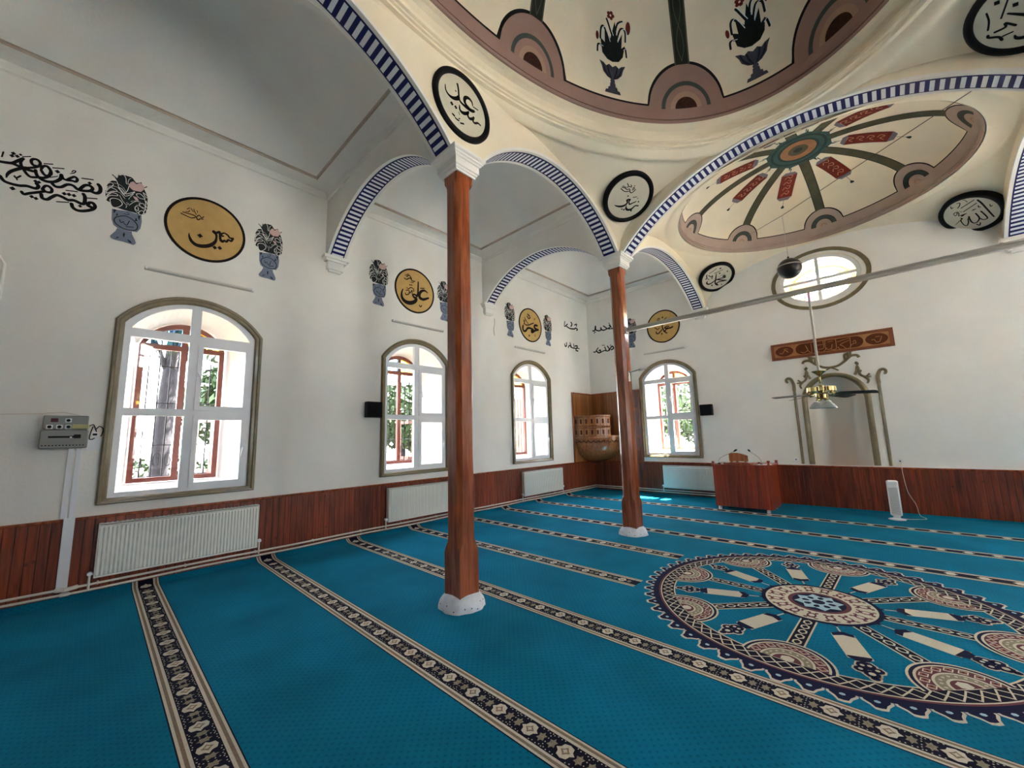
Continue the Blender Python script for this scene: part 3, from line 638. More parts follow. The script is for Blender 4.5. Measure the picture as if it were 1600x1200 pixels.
class Dome:
    def __init__(s, cx, cy, A, B, z0, H):
        s.p = (cx, cy, A, B, z0, H); s.Q = (A+B)/2; s.tab = [0]
        for i in range(400): f = (i+.5)/400*pi/2; s.tab.append(s.tab[-1]+pi/800*sqrt((s.Q*sin(f))**2+(H*cos(f))**2))
    def at(s, t, f, k=1.0):
        cx, cy, A, B, z0, H = s.p; return (cx+A*k*cos(f)*cos(t), cy+B*k*cos(f)*sin(t), z0+H*k*sin(f))
    def phi(s, b):
        if b <= 0: return b/s.p[5]
        import bisect; i = bisect.bisect_left(s.tab, b); i = min(i, 400); lo, hi = s.tab[i-1], s.tab[i]
        return (i-1+(b-lo)/(hi-lo))/400*pi/2
    def loc(s, t0, e=.004):
        """flat pattern coordinates: a along the rim, b up the meridian, around direction t0"""
        cx, cy, A, B, z0, H = s.p; g = sqrt((A*sin(t0))**2+(B*cos(t0))**2)
        return lambda a, b: s.at(t0-a/g, s.phi(b), 1-e/s.Q)
    def rloc(s, t0, e=.004):
        """same but widths stay true higher up the shell (for ribs and hanging ornaments)"""
        cx, cy, A, B, z0, H = s.p; g = sqrt((A*sin(t0))**2+(B*cos(t0))**2)
        return lambda a, b: s.at(t0-a/(g*max(.06, cos(s.phi(b)))), s.phi(b), 1-e/s.Q)
    def shell(s, m, mat, nt=128, nf=40):
        V = [s.at(2*pi*i/nt, pi/2*j/nf) for j in range(nf+1) for i in range(nt)]
        m.add(V, [(j*nt+i, j*nt+(i+1) % nt, j*nt+nt+(i+1) % nt, j*nt+nt+i) for j in range(nf) for i in range(nt)], mat)
def scallops(m, dm, base, bl, rs, brown, angs):
    """brown rim with eight scallops outlined in black"""
    cx, cy, A, B, z0, H = dm.p; nt = 960
    def top(t):
        b = bl
        for a0 in angs:
            g = sqrt((A*sin(a0))**2+(B*cos(a0))**2); da = (t-a0+pi) % (2*pi)-pi; x = abs(da)*g
            if x < rs: b = max(b, bl+sqrt(rs*rs-x*x))
        return b
    for off, e, mt in ((.028*rs/.5, .004, BLACK), (0, .008, brown)):
        V = []; nb = 6
        for i in range(nt):
            t = 2*pi*i/nt
            tp = max(top(t), max(top(t+off/dm.Q), top(t-off/dm.Q)) if off else 0)+off
            for j in range(nb+1): V.append(dm.at(t, dm.phi(tp*j/nb), 1-e/dm.Q))
        m.add(V, [(i*(nb+1)+j, ((i+1) % nt)*(nb+1)+j, ((i+1) % nt)*(nb+1)+j+1, i*(nb+1)+j+1) for i in range(nt) for j in range(nb)], mt)
def halfring(r0, r1, b0, n=18): return [(r1*cos(pi*i/n), b0+r1*sin(pi*i/n)) for i in range(n+1)]+[(r0*cos(pi*(n-i)/n), b0+r0*sin(pi*(n-i)/n)) for i in range(n+1)]
# --- main dome
MC = (XC, 2.2)
pendentives(*MC, 2.40, 3.79, 1.05, 'pendentives', crease=True)
m = MB(); A, B = 2.40, 3.79
loft(m, *MC, [(A-q, B-q, z) for q, z in ((-.02, 5.705), (.035, 5.705), (.035, 5.73), (.06, 5.735), (.06, 5.755), (.09, 5.76), (.095, 5.79), (.07, 5.80), (.02, 5.805), (.02, 5.84), (.045, 5.88), (.085, 5.915), (.14, 5.94), (.19, 5.95))], CREAM)
m.build('cove_moulding', CE, False)
dome1 = Dome(*MC, 2.21, 3.62, 5.95, 1.8); g1 = [radians(115.5-90+45*k) for k in range(8)]
m = MB(); dome1.shell(m, DOMEC)
loft(m, *MC, [(2.21-q, 3.62-q, z) for q, z in ((0, 5.95), (.02, 5.955), (.035, 5.975), (.018, 6.0))], BROWN); loft(m, *MC, [(2.21-q, 3.62-q, z) for q, z in ((.016, 6.0), (.024, 6.004), (.02, 6.012))], BROWND)
scallops(m, dome1, 0, .25, .5, BROWN, g1)
for a0 in g1:
    for r0, r1, mt in ((.29, .34, SLATE), (.215, .29, BROWN), (.15, .215, TANP), (0, .15, DKBR)):
        fill(m, [halfring(r0, r1, .215) if r0 else halfring(.001, r1, .215)], dome1.loc(a0, .012), mt, .06)
    w = .085
    for ww, e, mt in ((.1, .006, GREENR), (.082, .009, GREEND)):
        f = dome1.rloc(a0, e); nb = 24; b0, b1 = .745, dome1.tab[-1]*.86
        m.add([f(s*ww, b0+(b1-b0)*i/nb) for i in range(nb+1) for s in (-1, 1)], [(2*i, 2*i+1, 2*i+3, 2*i+2) for i in range(nb)], mt)
    f = dome1.rloc(a0, .012)
    for s in (-1, 1): stroke(m, [(s*.045*sin(i*1.2), .78+i*.14, .008) for i in range(14)], f, GREENR, 1)
v_body = [[(-.11, 0), (.11, 0), (.095, .045), (.065, .05), (.06, .085), (.038, .095), (.034, .15), (-.034, .15), (-.038, .095), (-.06, .085), (-.065, .05), (-.095, .045)], circle(0, .172, .032, 12),
          [(0, .19), (.07, .215), (.125, .27), (.145, .34), (.175, .40), (.12, .385), (.085, .355), (.045, .385), (0, .355), (-.045, .385), (-.085, .355), (-.12, .385), (-.175, .40), (-.145, .34), (-.125, .27), (-.07, .215)]]
v_tulip = [[(0, .42), (.085, .44), (.14, .51), (.165, .65), (.12, .61), (.125, .78), (.07, .67), (.025, .90), (-.03, .69), (-.105, .80), (-.10, .63), (-.16, .67), (-.135, .5), (-.07, .44)]]
for a0 in [g+pi/8 for g in g1]:
    K = .88; b0 = .33; f0 = dome1.rloc(a0, .006); f = lambda x, y: f0(x*K*1.3, b0+y*K); f1_ = dome1.rloc(a0, .010); f1 = lambda x, y: f1_(x*K*1.3, b0+y*K)
    for L in v_body: fill(m, [L], f, SLATEV, .08)
    for s in (-1, 1): stroke(m, [(s*.015, .2, .012), (s*.05, .28, .022), (s*.065, .36, .014)], f1, SLATED, 1); stroke(m, [(s*.03, .2, .012), (s*.1, .28, .022), (s*.125, .37, .012)], f1, SLATED, 1)
    for L in v_tulip: fill(m, [L], f, TULIP, .08)
    for P in (((-.05, .66), (-.11, .80), (-.15, .78), (-.16, .66)), ((.05, .68), (.10, .83), (.16, .82), (.17, .70)), ((-.01, .74), (-.06, .86), (-.08, .9)), ((.03, .76), (.06, .88), (.12, .92)), ((.13, .6), (.17, .62), (.19, .52)), ((-.14, .58), (-.19, .58), (-.2, .5))):
        stroke(m, [(x, y, .022) for x, y in P], f, TULIP, 1); stroke(m, [(x+.02, y-.005, .008) for x, y in P], f1, BWHITE, 1)
    for k in range(5): t = 2*pi*k/5; m.add([f(-.03+.03*cos(t)+.022*cos(q*pi/3), .95+.03*sin(t)+.022*sin(q*pi/3)) for q in range(6)], [tuple(range(6))], REDP)
    fill(m, [circle(.2, .86, .032, 14, .075)], f, REDP, .08); fill(m, [circle(-.2, .68, .02, 10, .05)], f, REDP, .08)
o = m.build('main_dome', CE); [setattr(p, 'use_smooth', True) for p in list(o.data.polygons)[:128*40]]
# --- front dome over the mihrab bay
FC = (XC, 8.36)
pendentives(*FC, 2.40, 2.07, .93, 'pendentives')
m = MB(); loft(m, *FC, [(2.40, 2.07, 5.63), (2.36, 2.06, 5.645), (2.33, 2.055, 5.64), (2.26, 2.05, 5.63), (2.16, 2.05, 5.64), (2.08, 2.05, 5.65)], CREAM); m.build('cove_moulding', CE, True)
dome2 = Dome(XC, 8.34, 2.06, 2.06, 5.65, .95); g2 = [radians(45*k-3) for k in range(8)]
m = MB(); dome2.shell(m, DOMEC)
for q in (.0, .035, .07): loft(m, XC, 8.34, [(2.062-q*.3, 2.062-q*.3, 5.648+q), (2.046-q*.3, 2.046-q*.3, 5.655+q), (2.046-q*.3, 2.046-q*.3, 5.668+q), (2.058-q*.3, 2.058-q*.3, 5.675+q)], BROWNL)
scallops(m, dome2, 0, .27, .33, BROWNL, g2)
for a0 in g2:
    for r0, r1, mt in ((.145, .215, SLATE), (.215, .223, BLACK), (.137, .146, BLACK)): fill(m, [halfring(r0, r1, .24)], dome2.loc(a0, .012), mt, .05)
    fill(m, [halfring(.03, .06, .235)], dome2.loc(a0, .012), TANP, .05)
    f = dome2.rloc(a0, .006); nb = 20; b0, b1 = .60, dome2.tab[-1]-.42
    m.add([f(s*.08, b0+(b1-b0)*i/nb) for i in range(nb+1) for s in (-1, 1)], [(2*i, 2*i+1, 2*i+3, 2*i+2) for i in range(nb)], GREENR)
    f = dome2.rloc(a0, .009)
    for s in (-1, 1): m.add([f(s*(.08-q), b0+(b1-b0)*i/nb) for i in range(nb+1) for q in (0, .012)], [(2*i, 2*i+1, 2*i+3, 2*i+2) for i in range(nb)], GREEND)
    a = a0+pi/8; T = dome2.tab[-1]; f = dome2.rloc(a, .006); f1 = dome2.rloc(a, .010)
    b1, b0 = T-.63, T-1.36
    fill(m, [[(-.13, b0+.07), (-.075, b0), (.075, b0), (.13, b0+.07), (.13, b1-.07), (.075, b1), (-.075, b1), (-.13, b1-.07)]], f, LILAC, .08)
    fill(m, [rect(-.13, .13, b0+.075, b1-.075)], f1, REDB, .08)
    f2 = dome2.rloc(a, .014)
    for q in range(4): y = b0+.14+q*.14; stroke(m, [(-.06, y, .012), (-.02, y+.06, .012), (.03, y+.01, .012), (.06, y+.08, .012), (.0, y+.1, .01)], f2, LIGHTP, 1)
    stroke(m, [(0, b1, .008), (0, b1+.1, .02)], f, TEALD, 1); stroke(m, [(0, b0, .008), (0, b0-.13, .008)], f, LILAC, 1)
    fill(m, [[(0, b0-.12), (.03, b0-.17), (.025, b0-.2), (-.025, b0-.2), (-.03, b0-.17)]], f, TEALD, .08)
cap = lambda r, e: (lambda x, y: dome2.at(atan2(y, x), acos(min(1, math.hypot(x, y)/2.06)), 1-e/2.06))
fill(m, [circle(0, 0, .50, 8, None, pi/8)], cap(0, .008), TEAL, .07)
for r, e, mt in ((.42, .012, TEALD), (.38, .015, TEAL), (.31, .018, TEALD), (.27, .021, ORANGEP), (.15, .024, GREENR), (.07, .027, TEALD)): fill(m, [circle(0, 0, r, 32)], cap(0, e), mt, .06)
for k in range(16): a = 2*pi*k/16; fill(m, [[(.47*cos(a-.05), .47*sin(a-.05)), (.58*cos(a), .58*sin(a)), (.47*cos(a+.05), .47*sin(a+.05))]], cap(0, .007), TEALD, .06)
o = m.build('front_dome', CE); [setattr(p, 'use_smooth', True) for p in list(o.data.polygons)[:128*40]]

# ================================================================ MIHRAB
m = MB(); nz, na = 16, 24
def nf(u, v):
    a = pi*u; dep = .36
    if v < .6: z = .5+(NZS-.5)*v/.6; k = 1; zz = z
    else: b = (v-.6)/.4*pi/2; k = cos(b); zz = NZS+NR*sin(b)
    return (NX-NHW*cos(a)*k, D+dep*sin(a)*k, zz)
m.grid(nf, 32, 40, NICHE); o = struct(m, 'wall_mihrab', True)
m = MB()
a = niche_outline(.555, HW+.02, 2.19, .555); b = niche_outline(.455, HW+.02, NZS, .50); n = len(a)
prof = [(0, 0), (.0, -.02), (.25, -.04), (.5, -.045), (.8, -.03), (1, -.008)]
V = [WF(a[i][0]+(b[i][0]-a[i][0])*t, a[i][1]+(b[i][1]-a[i][1])*t, d) for t, d in prof for i in range(n)]
m.add(V, [(k*n+i, k*n+i+1, k*n+n+i+1, k*n+n+i) for k in range(len(prof)-1) for i in list(range(1, n-1))], OLIVE)
m.add(V, [(k*n+n-1, k*n, k*n+n, k*n+n+n-1) for k in range(len(prof)-1)], OLIVE)
o = m.build('arch_moulding', o)
# relief around the mihrab
def relief(pts, r):
    r = [q*1.35 for q in r] if isinstance(r, list) else r*1.35
    m.tube([WF(x, z, -.004) for x, z in spline([list(p) for p in pts], 4)], r if not isinstance(r, list) else [r[0]+(r[-1]-r[0])*i/(len(spline([list(p) for p in pts], 4))-1) for i in range(len(spline([list(p) for p in pts], 4)))], OLIVE, 6)
for s, c in ((-1, 5.135), (1, 6.49)):
    m = MB(); m.tube([WF(c, HW+.02, -.0), WF(c, 1.6, 0), WF(c+s*.0, 2.45, 0)], .026, OLIVE, 8)
    relief([(c, 2.45), (c-s*.0, 2.58), (c+s*.035, 2.69), (c+s*.085, 2.72), (c+s*.125, 2.69), (c+s*.12, 2.64), (c+s*.09, 2.635)], [.026, .014])
    m.build('pilaster_moulding', o)
m = MB()
for s in (-1, 1):
    X = lambda x: NX+s*x
    relief([(X(.0), 2.86), (X(.12), 2.88), (X(.24), 2.96), (X(.34), 3.05), (X(.43), 3.05), (X(.46), 3.0)], [.016, .02])
    relief([(X(.25), 2.97), (X(.24), 3.08), (X(.29), 3.10)], .017); relief([(X(.33), 3.04), (X(.34), 3.14), (X(.38), 3.16)], .017); relief([(X(.30), 3.0), (X(.30), 3.13)], .02)
    relief([(X(.0), 2.86), (X(.07), 2.82), (X(.12), 2.78)], [.014, .01])
    relief([(X(.39), 2.91), (X(.42), 2.88), (X(.40), 2.86)], .02)
    relief([(X(.36), 2.66), (X(.40), 2.76), (X(.42), 2.84), (X(.40), 2.76), (X(.47), 2.72)], .018)
    relief([(X(.42), 2.80), (X(.44), 2.66), (X(.52), 2.60), (X(.60), 2.60)], [.02, .012]); relief([(X(.50), 2.61), (X(.55), 2.54), (X(.53), 2.47)], [.022, .012]); relief([(X(.52), 2.6), (X(.58), 2.66)], .013)
m.build('scroll_ornament', o)

# ================================================================ COLUMNS
def make_column(first=False):
    root = empty('wooden_column')
    m = MB()
    def ringv(h, c, z): return [(-h+c, -h, z), (h-c, -h, z), (h, -h+c, z), (h, h-c, z), (h-c, h, z), (-h+c, h, z), (-h, h-c, z), (-h, -h+c, z)]
    R = [(.118, .001, .10), (.118, .001, .50), (.116, .012, .54), (.113, .04, .60), (.112, .045, .66), (.108, .045, 4.30), (.108, .04, 4.36), (.112, .012, 4.40), (.112, .004, 4.49)]
    V = [p for h, c, z in R for p in ringv(h, c, z)]
    m.add(V, [(k*8+i, k*8+(i+1) % 8, k*8+8+(i+1) % 8, k*8+8+i) for k in range(len(R)-1) for i in range(8)]+[tuple(range(7, -1, -1)), tuple(range(len(V)-8, len(V)))], WOODC)
    m.build('shaft', root)
    m = MB()
    P = [(.118, 4.475), (.135, 4.475), (.135, 4.495), (.15, 4.505), (.15, 4.52), (.165, 4.53), (.165, 4.61), (.175, 4.615), (.185, 4.63), (.20, 4.64), (.20, 4.655), (.215, 4.665), (.222, 4.67), (.222, 4.70), (.0, 4.70)]
    V = [(sx*h, sy*h, z) for h, z in P for sx, sy in ((-1, -1), (1, -1), (1, 1), (-1, 1))]
    m.add(V, [(k*4+i, k*4+(i+1) % 4, k*4+4+(i+1) % 4, k*4+4+i) for k in range(len(P)-1) for i in range(4)], WHITE)
    m.build('capital', root)
    m = MB(); rnd = random.Random(3)
    def bf(u, v):
        a = 2*pi*u; z = v*.125
        r = .208*(1-v)+.158*v+.018*sin(pi*min(1, v*1.2))+(.01*(1-abs(cos(2*a)))) + .006*sin(5*a+2*v+1)+.004*sin(11*a+5)*(1-v)+.012*(1-v)**4
        if v > .9: r *= 1-(v-.9)*3
        return (r*cos(a), r*sin(a), z)
    m.grid(bf, 64, 14, LIMEW)
    for i in range(14):
        a = -2.4+i*.33+rnd.random()*.2; v = .08+.5*rnd.random(); p = [bf((a+dx*.035*cos(t))/(2*pi) % 1, v+.05*sin(t)) for dx, t in [(1, q*pi/3) for q in range(6)]]
        m.add([(x*1.006, y*1.006, z) for x, y, z in p], [tuple(range(6))], CHIP)
    m.build('plinth', root, True)
    return root
col0 = make_column(); col0.location = (XA, Y1, 0)
tag(col0, 'varnished wooden column nearest the viewer, rising from a whitewashed lump in the foreground', 'column', 'columns of the prayer hall')
for x, y, lb in ((XA, Y2, 'farther wooden column with the white tie bar fixed to it, standing before the corner pulpit'),
                 (XB, Y1, 'wooden column on the right side of the hall beside the carpet medallion'), (XB, Y2, 'wooden column at the far right end of the white tie bar'),
                 (XA, Y0, 'wooden column behind the viewer on the left row'), (XB, Y0, 'wooden column behind the viewer on the right row')):
    c = copy_thing(col0, lb); c.location = (x, y, 0)

# ================================================================ TIE BAR, FAN, WIRE, GLOBE
m = MB(); m.box(XA+.1, XB-.1, -.028, .028, -.03, -.006, GREYM, .003); m.box(XA+.1, XB-.1, -.02, .02, -.006, .012, GREYM); m.box(XA+.1, XB-.1, -.028, .028, .012, .036, GREYM, .003)
t = empty('tie_bar', (0, Y2, 3.36)); tag(t, 'long pale steel tie bar crossing the hall at the farther column and carrying the fan', 'tie bar')
m.build('rail', t)
m = MB(); m.box(XA+.085, XA+.13, -.05, .05, -.06, .06, GREYM, .004); m.build('wall_plate', t)
fx = 5.995
F_ = empty('ceiling_fan', (fx, Y2, 3.33)); tag(F_, 'brass ceiling fan with dark blades and glass lamp shades hanging before the prayer niche', 'ceiling fan')
m = MB(); m.tube([(0, 0, 0), (0, 0, -1.03)], .014, GREYM, 10); m.build('down_rod', F_)
m = MB(); m.lathe([(0, 0), (.02, 0), (.035, .02), (.075, .05), (.08, .058), (.0, .058)], (0, 0, -1.075), BRASS, 24); m.tube([(0, 0, -1.07), (0, 0, -1.17)], .011, BRASS, 10); m.build('canopy', F_, True)
m = MB(); m.lathe([(0, .1), (.03, .1), (.035, .085), (.12, .075)], (0, 0, -1.29), BRASS, 32); m.lathe([(.12, .075), (.14, .07), (.142, .02), (.12, .01), (.1, 0), (.0, 0)], (0, 0, -1.29), BRASS, 60, fn=lambda a: 1+.03*(1 if int(a/(2*pi)*60) % 2 else -.3)); m.lathe([(0, .0), (.06, .0), (.065, -.06), (.03, -.08), (0, -.08)], (0, 0, -1.29), BRASS, 24); m.build('motor', F_)
for k in range(5):
    a = radians(205-72*k); m = MB(); ca, sa = cos(a), sin(a)
    def bl(r, w, z): return (r*ca-w*sa, r*sa+w*ca, z)
    zt = -1.305; tilt = .012
    P = [(.15, -.03), (.19, -.058), (.50, -.066), (.525, -.05), (.525, .05), (.50, .066), (.19, .058), (.15, .03)]
    V = [bl(r, w, zt-w*.2-(r-.15)*.05) for r, w in P]+[bl(r, w, zt-w*.2-(r-.15)*.05-.005) for r, w in P]
    m.add(V, [tuple(range(8)), tuple(range(15, 7, -1))]+[(i, (i+1) % 8, 8+(i+1) % 8, 8+i) for i in range(8)], BLADE)
    b = m.build('blade', F_); m = MB(); m.tube([bl(.08, 0, -1.285), bl(.13, 0, -1.312), bl(.20, 0, -1.315)], .012, BRASS, 6); m.build('blade_bracket', b)
for k in range(4):
    a = radians(45+90*k); m = MB(); c = (.085*cos(a), .085*sin(a), -1.46)
    m.lathe([(.02, .06), (.026, .05), (.045, .03), (.06, .005), (.072, -.015), (.074, -.018), (.058, .005), (.043, .03)], c, SHADE, 24, fn=lambda q: 1+.05*sin(6*q)); s = m.build('lamp_shade', F_, True)
    m = MB(); m.tube([(.03*cos(a), .03*sin(a), -1.37), (.07*cos(a), .07*sin(a), -1.38), (c[0], c[1], -1.40)], .012, BRASS, 8); m.lathe([(0, .02), (.02, .02), (.022, -.02), (0, -.03)], (c[0], c[1], -1.41), WPLAS, 12); m.build('lamp_socket', s)
knot = Vector((5.66, 7.5, 5.085))
m = MB(); E1, E2 = Vector((4.66, 10.05, 6.07)), Vector((8.12, 5.99, 5.24))
m.tube([E1, knot, E2], .0045, BLADE, 6); o = m.build('hanging_wire'); tag(o, 'thin wire strung across the vault from which the dark globe hangs', 'wire')
g_ = empty('hanging_globe', (5.67, 7.5, 4.17)); tag(g_, 'black globe with a pale band hanging on a cord in front of the oval window', 'globe')
m = MB(); R = .168; m.lathe([(R*cos(-pi/2+pi*i/20)+1e-4, R*sin(-pi/2+pi*i/20)*.98) for i in range(21)], (0, 0, 0), plain('globe_black', (34, 30, 30), .3, noise=.3, nscale=8), 32); m.build('ball', g_, True)
m = MB(); m.lathe([(R*.985, -.008), (R*1.012, -.008), (R*1.012, .01), (R*.985, .01)], (0, 0, .035), GREYM, 32); m.build('band', g_, True)
m = MB(); m.tube([(0, 0, R-.005), (0, 0, R+.03)], .014, BLADE, 8); m.tube([(0, 0, R), (-.004, 0, .6), (-.01, 0, .905)], .004, GREYM, 6); m.build('cord', g_)

